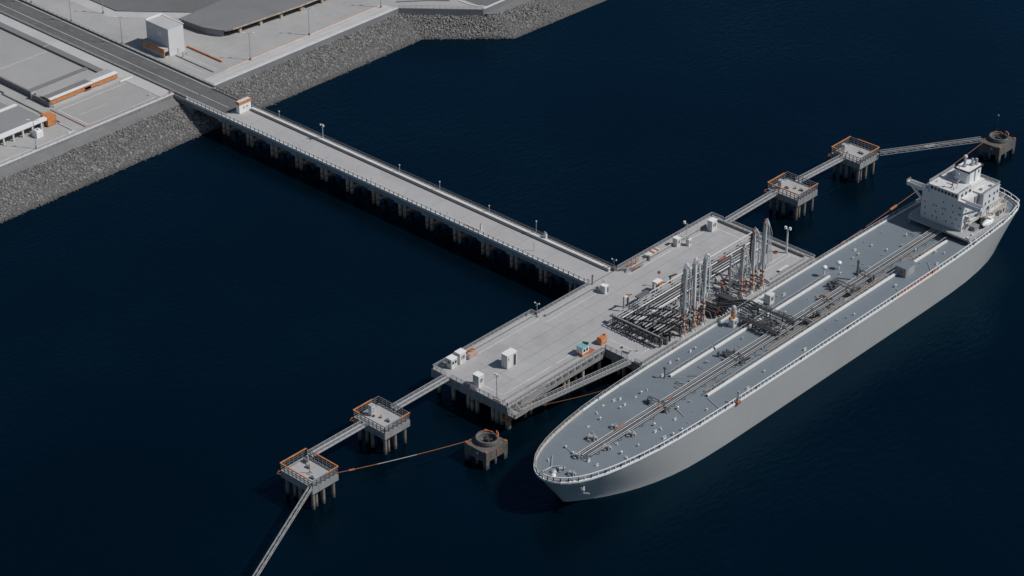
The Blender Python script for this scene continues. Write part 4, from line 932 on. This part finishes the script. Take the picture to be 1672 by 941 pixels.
loading_arm(40.4,35.0,26.2,'tall loading arm with orange apex at the stern end of the northern trio',1)
t = thing('hose_hanger','slim frame with looped white hoses between the arm groups','hose hanger',(33,27,D))
MB().cyl((33.6,26.4,D),(33.6,26.4,D+13.5),.22,8).build('pole','galv',t)
m_ = MB()
for k in range(4): m_.tube([(33.6,26.4,D+13.4),(34.4+.35*k,27.0+.3*k,D+12.0-.8*k),(34.6+.4*k,27.2+.35*k,D+5.0+.6*k),(34.0+.3*k,26.9+.3*k,D+3.2)],.13,5)
m_.build('hose','offwhite',t)

# ================================================================== TANKER
class SB(MB):
    """authored in the ship's own survey frame, put into the world when built"""
    def build(s, name, mats, parent=None, loc=None):
        s.v = [(.99583*x+1.81, .99583*y-2.14, .99583*z) for x,y,z in s.v]
        return MB.build(s, name, mats, parent, loc)
K = 12.6; CX = 62.5
sx0, sy0 = S(CX, 20)
ship = thing('tanker','large grey oil tanker with blue grey deck and white accommodation block','tanker',(sx0,sy0,0))
deck_h = [(-97.8,0),(-97.6,1.6),(-97.0,3.4),(-95.9,5.2),(-94.2,6.9),(-91.6,8.7),(-88,10.4),(-83.5,11.9),(-78,13.2),(-71,14.4),(-63,15.4),(-55,16.0),(-45,16.4),(-33,16.65),(-18,16.8),(5,16.85),(30,16.85),(55,16.85),(78,16.75),(92,16.55),(104,16.2),(115,15.7),(124,15.1),(131,14.2),(136.5,13.0),(139.6,11.6),(141.2,9.0),(142.6,5.0),(143.2,2.0),(143.3,0)]
wl_h = [(-88.7,0),(-88.4,.5),(-87.6,1.3),(-86.0,2.6),(-84.0,4.0),(-81.0,6.0),(-77.5,8.0),(-73,10.2),(-68,12.2),(-62.5,13.9),(-56.5,15.2),(-50.5,16.1),(-42,16.7),(-32,17.0),(-18,17.05),(5,17.05),(30,17.05),(55,17.05),(76,17.0),(90,16.8),(101,16.3),(110.5,15.3),(118,14.0),(124,12.4),(129,10.4),(132.5,8.2),(135,6.0),(137,3.6),(138,1.5),(138.2,0)]
N = len(deck_h)
def level(z):
    k = max(0.0,z)/K; out = []
    for i in range(N):
        kk = k**(1.35 if i < 12 else 1.0)
        kk2 = k if i < 6 else kk
        y = wl_h[i][0]+(deck_h[i][0]-wl_h[i][0])*kk2; h = wl_h[i][1]+(deck_h[i][1]-wl_h[i][1])*kk
        out.append((y,h))
    return out
zs = [-2.5,0,1.5,3,4.5,6,7.5,9,10.5,11.6,K]
hm = SB(); vs = []
for z in zs:
    L = level(z)
    ring = [(CX+h,y,z) for y,h in L]+[(CX-h,y,z) for y,h in reversed(L[1:-1])]
    vs.append(ring)
n = len(vs[0]); allv = [p for r_ in vs for p in r_]
fs = []
for a_ in range(len(zs)-1):
    for i in range(n):
        j = (i+1) % n; fs.append((a_*n+i, a_*n+j, (a_+1)*n+j, (a_+1)*n+i))
hm.add(allv, fs, True); hm.build('hull','hull',ship)
dk = SB(); dk.prism([(x,y) for x,y,z in vs[-1]], K-.35, K-.02); dk.build('deck','sdeck',ship)
def off(L, d):
    pts = [(CX+max(h-d,0),y+(d if y < -90 else (-d if y > 139 else 0))) for y,h in L]
    return pts
Ld = deck_h
stb = [(CX+h,y) for y,h in Ld]; port = [(CX-h,y) for y,h in Ld]
def inset(side, d): return [(x+(-d if side == 's' else d)*min(1,abs(x-CX)/6), y+(d if y < -93 else (-d if y > 140 else 0))) for x,y in (stb if side == 's' else port)]
for side in ('s','p'):
    g_ = SB(); P = inset(side,.22); wall_line(g_, P, .5, K-.1, K+.42); g_.build('gunwale','superwhite',ship)
ps = inset('s',.25); m_ = SB(); m_.rail([(x,y,K+.4) for x,y in ps],1.5,1.9,.2,0,.2); m_.build('starboard_railing','superwhite',ship)
m_ = SB(); wall_line(m_, [(x,y) for x,y in inset('p',.55) if -62 < y < 102], .18, K, K+.85); m_.build('port_bulwark','superwhite',ship)
m_ = SB(); wall_line(m_, [(x,y) for x,y in inset('p',.5) if y < -55], .18, K, K+.8); wall_line(m_, [(x,y) for x,y in inset('s',.55) if y < -88], .18, K, K+.8); m_.build('bow_bulwark','cream',ship)
pp = inset('p',.2); m_ = SB(); m_.rail([(x,y,K+.3) for x,y in pp],1.5,2.0,.13,1,.15); m_.build('port_railing','galv',ship)
m_ = SB(); wall_line(m_, [(CX+16.45,58),(CX+16.45,82)], .12, K+.35, K+1.0); m_.build('faded_dodger','rust',ship)
m_ = SB(); m_.cyl((CX+8.0,-88.8,9.6),(CX+9.6,-90.6,9.3),.35,8); m_.bar((CX+8.7,-90.6,10.2),(CX+9.2,-90.0,7.9),.5,.35); m_.bar((CX+7.9,-90.9,8.0),(CX+10.7,-89.3,8.3),.45,.4); m_.build('anchor','galv',ship)

def dd(x,y): return (x+.6,y-1.0)
# longitudinal raised walkways with white sides
def walkway(x, y0, y1, label=None):
    m_ = SB(); m_.box(x-.1,x+.45,y0,y1,K+.72,K+.80); m_.box(x+.45,x+.57,y0,y1,K+.12,K+.82)
    y = y0+1
    while y < y1: m_.box(x-.1,x+.1,y-.1,y+.1,K-.02,K+.73); y += 4
    w_ = m_.build('raised_walkway','superwhite',ship)
    r_ = SB(); r_.rail([(x-.15,y0,K+.80),(x-.15,y1,K+.80)],1.15,2.4,.13,0); r_.build('walkway_railing','galv',w_)
walkway(54.6,-30.2,-8.8); walkway(54.6,-8.0,53.4); walkway(69.9,-31.0,70.2); walkway(69.9,80.3,100)
# deck pipes fore and aft
for i,(x,r_,mm) in enumerate([(62.5,.17,'galv'),(63.2,.14,'truss'),(64.0,.18,'galv'),(64.8,.13,'mid'),(65.4,.15,'galv'),(66.1,.16,'truss')]):
    m_ = SB(); m_.cyl((x,-83.2+.5*i,K+1.5),(x,103.6,K+1.5),r_,8); m_.build('deck_pipe',mm,ship)
for k in range(38):
    y = -82+5*k; SB().box(62.1,66.5,y-.1,y+.1,K+1.05,K+1.2).box(62.3,62.45,y-.1,y+.1,K-.02,K+1.05).box(66.15,66.3,y-.1,y+.1,K-.02,K+1.05).build('pipe_support','mid',ship)
for y0,y1,x in ((-66,-61.5,62.9),(-47.5,-45.5,64.6),(-42.5,-40.2,64.0),(40,42.5,62.8)):
    m_ = SB(); m_.bar((x,y0,K+1.8),(x,y1,K+1.7),.3); m_.build('orange_pipe_section','rust' if y0 < 0 else 'rust2',ship)
m_ = SB(); m_.cyl((67.9,2,K+.8),(67.9,66,K+.8),.14,6); 
for y in range(3,66,5): m_.bar((67.9,y,K),(67.9,y,K+.8),.14); m_.bar((67.9,y+2,K+.8),(66.6,y+2,K+.5),.10)
m_.build('ochre_pipe','rust2',ship)
# crossing manifolds
def manifold(y, x0, x1, n_, spread, m1='mid'):
    rnd = random.Random(int(y*7+300)); m_ = SB()
    for i in range(n_):
        yy = y+(i-(n_-1)/2)*spread; z = K+.9+rnd.random()*.9
        m_.tube([(x0+rnd.random()*2,yy,K+.1),(x0+rnd.random()*2,yy,z),(x1-rnd.random()*2,yy,z),(x1-.4,yy+rnd.uniform(-1,1),K+.1)],.15,6)
    for i in range(n_*3):
        x = rnd.uniform(x0,x1); yy = y+rnd.uniform(-1,1)*spread*n_/2; m_.cyl((x,yy,K),(x,yy,K+1.6+rnd.random()),.13,6); m_.cyl((x,yy,K+1.6),(x,yy,K+1.75),.5,8); m_.cbox(x,yy,K+.5,.8,.8,.8)
    o = m_.build('cross_manifold',m1,ship)
    m_ = SB()
    for i in range(n_*2):
        a_ = (rnd.uniform(x0,x1),y+rnd.uniform(-1,1)*spread*n_/2,K+rnd.uniform(.2,1.8)); m_.bar(a_,(a_[0]+rnd.uniform(-3,3),a_[1]+rnd.uniform(-2,2),K+rnd.uniform(.1,1.2)),.22)
    m_.build('branch_pipe','dark',o)
manifold(14.5,51,66,8,1.15,'mid'); manifold(-8.5,58,67.5,4,1.1); manifold(50,57.5,68,6,1.0,'mid'); manifold(39,60,67,3,1.2); manifold(-45.5,58,66.5,3,1.1); manifold(61,60.5,67,3,.9)
manifold(24,64.5,69,3,1.0); manifold(30,64,68,2,1.3)
for yy in (9.8,19.2):
    m_ = SB(); m_.box(50.5,66,yy-.6,yy+.6,K+2.2,K+2.35); m_.rail([(50.5,yy-.6,K+2.35),(66,yy-.6,K+2.35)],1.1,1.7,.13,1); m_.rail([(50.5,yy+.6,K+2.35),(66,yy+.6,K+2.35)],1.1,1.7,.13,1)
    for x in (51,56,61,65.5): m_.box(x-.15,x+.15,yy-.15,yy+.15,K-.02,K+2.2)
    m_.build('manifold_walkway','dark',ship)
m_ = SB(); m_.box(51.2,59.6,10.6,18.4,K,K+.5); m_.build('drip_tray','mid',ship)

rr = random.Random(31)
for i in range(46):
    x = rr.choice([rr.uniform(57,62),rr.uniform(66.5,69),rr.uniform(66.5,69)]); y = rr.uniform(-35,98); dx,dy = rr.choice([(rr.uniform(1.5,4),0),(0,rr.uniform(2,7)),(rr.uniform(1,3),rr.uniform(1,3))]); z = K+rr.uniform(.2,.7)
    SB().tube([(x,y,K),(x,y,z),(min(x+dx,69),y+dy,z),(min(x+dx,69),y+dy,K)],rr.uniform(.07,.14),5).build('small_deck_pipe',rr.choice(['mid','mid','galv','dark','rust2']),ship)
# cabinets on the port side by the arms
def deck_cab(x,y,h,w_,orange):
    m_ = SB(); m_.box(x-w_/2,x+w_/2,y-w_/2,y+w_/2,K-.02,K+h); m_.box(x-w_/2-.1,x+w_/2+.1,y-w_/2-.1,y+w_/2+.1,K+h,K+h+.18); c_ = m_.build('deck_cabinet','offwhite',ship)
    SB().box(x+w_/2,x+w_/2+.05,y-w_*.25,y+w_*.25,K+h*.4,K+h*.8).build('panel','mid',c_)
    if orange:
        m_ = SB(); m_.cyl((x,y,K+h+.1),(x,y,K+h+4.2),.75,10); m_.sphere((x,y,K+h+4.3),.8); m_.build('standpipe','galv',c_)
        m_ = SB(); m_.cyl((x,y,K+h+.9),(x,y,K+h+1.9),.85,10); m_.bar((x,y-1.8,K+h+1.0),(x,y,K+h+1.2),.7); m_.cyl((x,y,K+h+2.6),(x,y,K+h+3.1),.85,10); m_.build('orange_coupling','orange',c_)
x,y = dd(49.6,8.2); deck_cab(x,y,2.6,2.0,True)
x,y = dd(49.1,22.4); deck_cab(x,y,2.5,2.0,False)
x,y = dd(49.4,27.6); deck_cab(x,y,3.4,2.4,False)

# deck house and posts
x0,y0 = dd(68.9,71.1); x1,y1 = dd(73.1,77.1)
m_ = SB(); m_.box(x0,x1,y0,y1,K-.02,K+3.2); h_ = m_.build('deck_house','grey',ship)
SB().box(x0-.1,x1+.1,y0-.1,y1+.1,K+3.2,K+3.35).build('roof','sdeck',h_); SB().box(x0+1.9,x0+2.5,y0-.06,y0,K+1.3,K+2.0).build('window','glass',h_)
SB().box(x1,x1+.04,y0+1.5,y1-1.0,K+.2,K+3.0).build('side_plate','galv',h_)
x,y = dd(62.0,59.1); m_ = SB(); m_.cyl((x,y,K),(x,y,K+7.8),.42,10,.34); m_.bar((x-.5,y,K+7.0),(x+.5,y,K+7.0),.3); c_ = m_.build('crane_post','mid',ship); SB().cyl((x,y,K),(x,y,K+.6),.8,10).build('post_base','rust',c_)
x,y = dd(79.2,-26.5); m_ = SB(); m_.cyl((x-.4,y,K),(x-.4,y,K+4.0),.28,8); m_.cbox(x-.4,y,K+3.6,.6,.5,.8); c_ = m_.build('light_post','galv',ship); SB().cbox(x-.4,y,K,1.2,1.6,.9).build('post_base','rust',c_)
x,y = dd(53.3,-30.8); m_ = SB(); m_.cyl((x,y,K),(x,y,K+3.9),.22,8); m_.cbox(x,y,K+3.4,.9,.6,.7); m_.build('light_post','mid',ship)
for x,y,h in ((52.4,53.7,3.2),(53.2,60.9,2.2)):
    x,y = dd(x,y); m_ = SB(); m_.cyl((x,y,K),(x,y,K+h),.25,8); m_.lathe(x,y,[(.01,K+h+.9),(.8,K+h+.7),(1.0,K+h),(.3,K+h-.1)],10); m_.build('mushroom_vent','superwhite',ship)

# small deck fittings, made once per kind and copied
def place(proto, x, y, rz, nm, first=[set()]):
    wx,wy = S(*dd(x,y))
    if nm not in first[0]: first[0].add(nm); o = proto
    else: o = proto.copy(); C.objects.link(o); o.parent = ship
    o.location = (wx-sx0, wy-sy0, K*.99583); o.rotation_euler = (0,0,rz); o.scale = [random.uniform(.75,1.1)]*3
def pbuild(mb, nm, m, k=.62):
    if 'winch' not in nm: mb.v = [(x*k,y*k,z*(k+.08)) for x,y,z in mb.v]
    else: mb.v = [(x*.66,y*.66,z*.72) for x,y,z in mb.v]
    o = MB.build(mb, nm, m); o.parent = ship; return o
vent = MB(); vent.cyl((0,0,-.02),(0,0,.9),.28,8); vent.lathe(0,0,[(.01,1.45),(.5,1.35),(.65,.95),(.3,.85)],10); vent = pbuild(vent,'mushroom_vent','superwhite')
bol = MB(); bol.cbox(0,0,-.02,2.0,.8,.15)
for s_ in (-.6,.6): bol.cyl((s_,0,.1),(s_,0,.95),.3,8); bol.cyl((s_,0,.95),(s_,0,1.1),.4,8)
bol = pbuild(bol,'bollard','superwhite')
chk = MB(); chk.bar((-.9,0,.0),(-.4,.1,1.0),.35); chk.bar((.9,0,0),(.4,.1,1.0),.35); chk.bar((-.8,0,.15),(.8,0,.15),.5,.3); chk = pbuild(chk,'fairlead','superwhite')
val = MB(); val.cyl((0,0,0),(0,0,1.1),.2,8); val.cyl((0,0,1.1),(0,0,1.25),.55,10); val.cbox(.6,.2,0,.7,.6,.6); val.bar((0,0,.4),(1.3,.5,.4),.2); val = pbuild(val,'deck_valve','galv')
win = MB(); win.cbox(0,0,-.02,3.6,2.2,.35); win.cyl((-1.2,0,1.2),(1.2,0,1.2),.85,12); win.cyl((-1.35,0,1.2),(-1.2,0,1.2),1.3,14); win.cyl((1.2,0,1.2),(1.35,0,1.2),1.3,14); win.cbox(1.9,.2,.3,.8,1.2,1.2); win.bar((-2.6,1.2,.2),(-1.2,2.0,1.0),.3); win.cyl((.3,1.6,0),(.3,1.6,1.8),.4,8); win.cbox(-.6,-1.8,0,1.4,.5,.9); win = pbuild(win,'mooring_winch','galv')
rl = random.Random(11)
for x,y in [(53.6,-42.4),(54.2,-53),(53.7,-61.8),(67.3,-41.5),(67.8,-53.2),(75.5,-49.5),(75.2,-53.3),(71.3,-64.8),(56.1,-80.1),(70.2,-71.3),(59.7,-81),(55.6,58.5),(62.8,70.4),(65.2,88.5),(52.7,69.7),(52.5,73.1),(52.4,81),(57.2,25.9),(61.5,30),(73.9,-7),(74.5,40),(74,64),(70.9,92),(73.5,93.5),(58,82),(57,95),(74.2,-36),(49.6,-11),(50,-20)]: place(vent,x,y,rl.random()*6,'v')
for x,y in [(51,-49.3),(50.1,-51.2),(54,-50.7),(70.4,-46.5),(70.2,-55.6),(74.4,-56.4),(68.9,-80.7),(65.6,-80.7),(49.5,-13.4),(49.1,-23),(52,-30.3),(75.6,86),(76,-18),(50,35),(49.8,75),(75.5,12)]: place(bol,x,y,R(90)+rl.uniform(-.3,.3),'b')
for x,y in [(53.7,-45.1),(53.8,-39.8),(53.7,-67.2),(70.5,-53.4),(56.7,-88.5),(65.9,-68.5),(63.4,-67.6),(50.8,-60),(49.5,-55.5),(72.8,-72),(75.3,-62)]: place(chk,x,y,rl.random()*3,'c')
for x,y in [(63.2,-40.5),(57.2,-45),(62.8,-53.8),(65.8,-62),(58.7,-71.3),(64,-72.8),(65.1,3.3),(66,-3),(60.2,39.8),(59.8,18.6),(63.6,81.9),(60.6,68),(61,75.5),(60,88),(61.5,-20),(67.5,-24),(67.6,-36),(57,4),(57.5,-15),(66.9,46),(58.2,52),(60.4,-27),(62.0,97),(68.3,56)]: place(val,x,y,rl.random()*6,'d')
for i in range(60):
    x = rl.uniform(48.5,76.5); y = rl.uniform(-82,98)
    if abs(x-62.5) > 15.5-max(0,-50-y)*.22 or 61.5 < x < 67 or abs(x-54.6) < 1 or abs(x-69.9) < 1: continue
    place(val,x,y,rl.random()*6,'d'); C.objects[-1].scale = [rl.uniform(.4,.65)]*3
for x,y,a_ in [(59.7,-62.4,.3),(58.9,-71.6,.4),(65.4,-72.3,.3),(61.9,-81.5,.2),(62.8,-89.7,.9),(66.5,-89.3,.3),(66.0,-62.0,.3)]: place(win,x,y,a_,'w')
m_ = SB(); m_.tube([(CX-2.6,-95,K+.2),(CX-2.2,-91.5,K+.25),(CX-.6,-89.8,K+.5)],.22,6); m_.tube([(CX+.5,-94.8,K+.2),(CX,-92,K+.3),(CX,-90.2,K+.5)],.22,6); m_.tube([(CX-2.2,-91.5,K+.25),(CX-6.0,-87.0,K+.2)],.14,6); m_.lathe(CX-.2,-92.8,[(.01,K+.7),(.8,K+.6),(1.0,K)],12); m_.build('anchor_gear','galv',ship)
m_ = SB(); m_.lathe(CX+1.0,-94.2,[(.01,K+.55),(.65,K+.5),(.8,K)],12); m_.build('capstan','superwhite',ship)
m_ = SB(); m_.cyl((CX-.4,-96.6,K),(CX-.4,-96.6,K+2.6),.14,6); m_.build('jackstaff','galv',ship)
for p_,q_ in [((56.1,-80),(59.7,-81)),((66.5,-41.5),(71.5,-43.5)),((70,-30.5),(77,-33)),((53.3,-30.8),(57.5,-26.5)),((57.5,25),(62,27)),((72.5,85),(76.5,81))]:
    a_,b_ = dd(*p_),dd(*q_); SB().bar((*a_,K+.12),(*b_,K+.12),.18).build('deck_line','galv',ship)

# ---------------------------------------------------------------- accommodation
acc = SB()
acc.box(55.0,71.8,105.8,114.5,14.7,26.2)            # front tower
acc.box(57.0,74.0,114.5,124.5,14.7,26.6)            # after block
acc.box(57.6,69.6,105.5,121,26.2,28.55)             # bridge deck
acc = acc.build('accommodation_block','acc',ship)
m_ = SB(); m_.box(52.2,77.4,102.6,127.5,14.1,14.75); m_.box(53.5,74.5,107.2,127,K-.02,14.1)
m_.box(52.4,52.9,103,104,K-.02,14.1); m_.box(76.6,77.1,103,104,K-.02,14.1); m_.build('boat_deck','boatdeck',acc)
m_ = SB(); m_.box(57.4,69.8,105.3,121.2,28.55,28.8); m_.build('bridge_roof','acc',acc)
m_ = SB(); m_.box(69.7,74.2,114.4,124.7,26.6,26.75); m_.box(57.0,57.5,121.3,124.7,26.6,26.75); m_.box(57.5,69.7,121.3,124.7,26.6,26.75); m_.build('aft_roof','acc',acc)
for k in range(8): SB().box(58.3+1.4*k,59.3+1.4*k,105.44,105.5,27.0,28.1).build('bridge_window','glass',acc)
for k in range(3): SB().box(69.6,69.66,107+2.4*k,108.3+2.4*k,27.0,28.0).build('bridge_window','glass',acc)
# bridge wings on raking brackets
for x0,x1,xe in ((48.9,57.6,48.9),(69.6,78.8,78.8)):
    m_ = SB(); m_.box(x0,x1,104.9,107.3,25.3,25.6); m_.box(x0,x1,104.9,105.1,25.6,26.7); m_.box(x0,x1,107.1,107.3,25.6,26.7); m_.box(xe-.1,xe+.1,104.9,107.3,25.6,26.7); w_ = m_.build('bridge_wing','acc',acc)
    xb = 55 if xe < 60 else 71.8
    m_ = SB(); m_.bar((xe+(1.5 if xe < 60 else -1.5),106,25.2),(xb,106,21.6),.75,.6); m_.build('wing_bracket','superwhite',w_)
m_ = SB(); m_.bar((71.8,106.2,25.0),(79,106.2,25.1),.5,.9); m_.build('wing_beam','acc',acc)
rw = random.Random(5)
for r_,z in enumerate((16.4,18.6,20.8,23.2)):
    for x in (56.6,59.4,61.2,63.6,65.0,67.6,69.8,70.9):
        if rw.random() < .2: continue
        xx = x+rw.uniform(-.5,.5); SB().box(xx-.2,xx+.2,105.74,105.8,z,z+.6).build('window','pane',acc)
for z in (17.2,19.6,22.0,24.2):
    for y in (116.2,118.4,121.3,123.2):
        if rw.random() < .12: continue
        SB().box(74.0,74.06,y-.4,y+.4,z,z+1.0).build('window','pane',acc)
for z in (17.0,19.4,22.0,24.0):
    for y in (107.6,110.3,112.8):
        if rw.random() < .2: continue
        SB().box(71.8,71.86,y-.3,y+.3,z,z+.8).build('window','pane',acc)
SB().box(71.8,72.1,112.2,114.4,22.5,26.0).build('side_recess','grey',acc)
for z,x1,y0,y1 in ((17.9,75.6,114,128.5),(20.6,75.0,118,127),):
    m_ = SB(); m_.box(72.0,x1,y0,y1,z,z+.2); m_.box(66,72.0,124.4,y1,z,z+.2); m_.rail([(x1,y0,z+.2),(x1,y1,z+.2),(66,y1,z+.2)],1.1,1.6,.14,1); m_.build('side_gallery','cream',acc)
m_ = SB(); m_.box(66.5,75.2,124.5,128.3,14.7,17.8); m_.build('after_house','cream',acc)
for y in (125.3,127.0): SB().box(75.2,75.26,y-.5,y+.5,15.4,17.0).build('door','dark',acc)
for k in range(3): SB().box(72.1,72.1+.4,114.6+1.6*k,115.6+1.6*k,14.75,17.8).build('stanchion_plate','grey',acc)
m_ = SB(); m_.box(72.4,73.9,114.44,114.5,15.0,17.6); m_.build('dark_opening','dark',acc)
m_ = SB()
for z,a,b in ((14.75,107,111),(17.2,111,107.5),(19.6,107.5,111)): m_.bar((72.6,a,z),(72.6,b,z+2.4),.8,.2)
m_.build('outside_stair','cream',acc)
m_ = SB(); m_.rail([(57.5,105.6,28.8),(57.5,121.1,28.8)],1.2,1.6,.15,2); m_.rail([(57.2,124.5,26.75),(74.0,124.5,26.75),(74.0,114.8,26.75)],1.2,1.6,.15,2); m_.rail([(69.7,112.5,28.8),(69.7,105.5,28.8)],1.0,1.6,.11,1); m_.build('roof_railing','galv',acc)
m_ = SB(); m_.rail([(77.2,103,14.75),(77.2,127.3,14.75)],1.1,1.6,.13,1); m_.rail([(52.4,103,14.75),(52.4,127.3,14.75)],1.1,1.6,.13,1); m_.build('boat_deck_railing','acc',acc)
m_ = SB()
for y in (103.4,106.4): m_.tube([(77.2,y,K),(77.6,y,13.6),(76.9,y,14.6),(75.6,y,15.2)],.35,6)
m_.build('davit_frame','acc',acc)
m_ = SB(); m_.box(72.0,73.6,107.4,113.8,17.6,17.8); m_.box(72.0,73.4,107.4,113.8,20.2,20.4); m_.rail([(73.6,107.4,17.8),(73.6,113.8,17.8)],1.0,1.4,.12,1); m_.rail([(73.4,107.4,20.4),(73.4,113.8,20.4)],1.0,1.4,.12,1); m_.build('side_gallery','acc',acc)
m_ = SB(); m_.rail([(48.9,104.9,26.7),(48.9,107.3,26.7)],.6,1.2,.1,0); m_.rail([(78.8,104.9,26.7),(78.8,107.3,26.7)],.6,1.2,.1,0); m_.build('wing_rail','galv',acc)
for x,y in ((59,116),(62,123.5),(71.5,117),(72.5,121.5)): SB().box(x-.5,x+.5,y-.5,y+.5,26.7 if y > 121.3 or x > 70 else 28.8,27.6 if y > 121.3 or x > 70 else 29.6).build('vent_box','offwhite',acc)
m_ = SB(); m_.bar((74.6,118,14.75),(74.6,118,21.5),.3); m_.bar((74.6,118,21.4),(77.6,115,20.6),.25); m_.build('stores_crane','acc',acc)
# funnel
m_ = SB(); m_.prism([(62.2,114.2),(63.0,113.4),(67.2,113.4),(68.0,114.2),(68.0,121.0),(67.2,121.8),(63,121.8),(62.2,121.0)],26.5,33.6); f_ = m_.build('funnel','superwhite',ship)
m_ = SB(); 
for p_,q_ in [((62.1,113.3),(68.1,113.3)),((68.1,113.3),(68.1,121.9)),((68.1,121.9),(62.1,121.9)),((62.1,121.9),(62.1,113.3))]: m_.bar((*p_,33.35),(*q_,33.35),.22,.6)
m_.build('funnel_rim','dark',f_)
SB().box(68.0,68.06,117.0,117.6,28.8,33.0).build('ladder_slot','mid',f_); SB().box(68.0,68.07,119.3,119.9,31.2,32.4).build('emblem_plate','dark',f_)
for x,y,h in ((64.4,116.0,3.6),(65.8,118.6,2.6),(66.4,120.2,2.2)): SB().cyl((x,y,33.55),(x,y,33.6+h),.45,10).cyl((x,y,33.55),(x,y,34.1),.8,10).build('exhaust_pipe','galv',f_)
SB().sphere((64.4,116,37.4),.75).build('exhaust_cap','offwhite',f_)
m_ = SB(); m_.cyl((66.6,108.8,28.8),(66.6,108.8,37.0),.13,6); m_.bar((65.0,108.8,32.6),(68.2,108.8,32.6),.2); m_.bar((66.6,108.4,31.0),(66.6,110.6,31.6),.25); m_.sphere((66.6,108.8,34.2),.45); m_.build('radar_mast','galv',acc)
m_ = SB(); m_.cyl((64.0,110.2,28.8),(64.0,110.2,29.8),.2,6); m_.bar((62.7,110.2,29.9),(65.3,110.2,29.9),.4,.3); m_.build('radar_scanner','mid',acc)
m_ = SB()
for x,y in ((59,108),(60.5,112),(61.2,118.6),(66.5,107)): m_.cyl((x,y,28.8),(x,y,29.6),.2,6)
m_.build('roof_vents','galv',acc)
# lifeboat and its cradle
lb = SB(); nseg = 10; rings = []
for i in range(nseg+1):
    u = i/nseg; w_ = 1.35*math.sin(math.pi*min(max(u*.94+.03,0),1))**.55; y = 112.4+6.6*u
    rings.append([(76.0+w_*math.cos(a_)*.95, y, 16.2+(1.15 if math.sin(a_) > 0 else 1.25)*w_/1.35*math.sin(a_)) for a_ in [2*math.pi*k/12 for k in range(12)]])
lb.add([p for r_ in rings for p in r_],[(i*12+k,i*12+(k+1)%12,(i+1)*12+(k+1)%12,(i+1)*12+k) for i in range(nseg) for k in range(12)],True)
lb = lb.build('lifeboat','superwhite',ship)
SB().box(75.3,76.7,116.2,117.8,17.0,17.8).build('lifeboat_canopy','superwhite',lb)
m_ = SB()
for y in (113.4,117.8): m_.tube([(74.6,y,14.75),(74.6,y,18.4),(76.4,y,18.9)],.22,6); m_.box(74.6,77,y-.2,y+.2,14.75,15.1)
m_.build('lifeboat_davit','mid',lb)
lb2 = SB(); lb2.box(72.8,75.0,109.2,112.2,14.75,16.3); lb2.build('rescue_boat_cover','grey',ship)
# stern deck
m_ = SB(); m_.box(54,71,129.5,135,K-.02,K+.9); m_.build('stern_hatch','offwhite',ship)
for x,y,a_ in [(58,131.5,0),(66.5,133.5,.3)]: place(win,x,y,a_,'w')
for x,y in [(70,131),(71.5,135.5),(60,138),(66,139)]: place(bol,x,y,.4,'b')
m_ = SB(); m_.cbox(74.2,130.0,K,1.0,.8,.7); m_.build('ochre_box','rust2',ship)
bpy.context.view_layer.update()
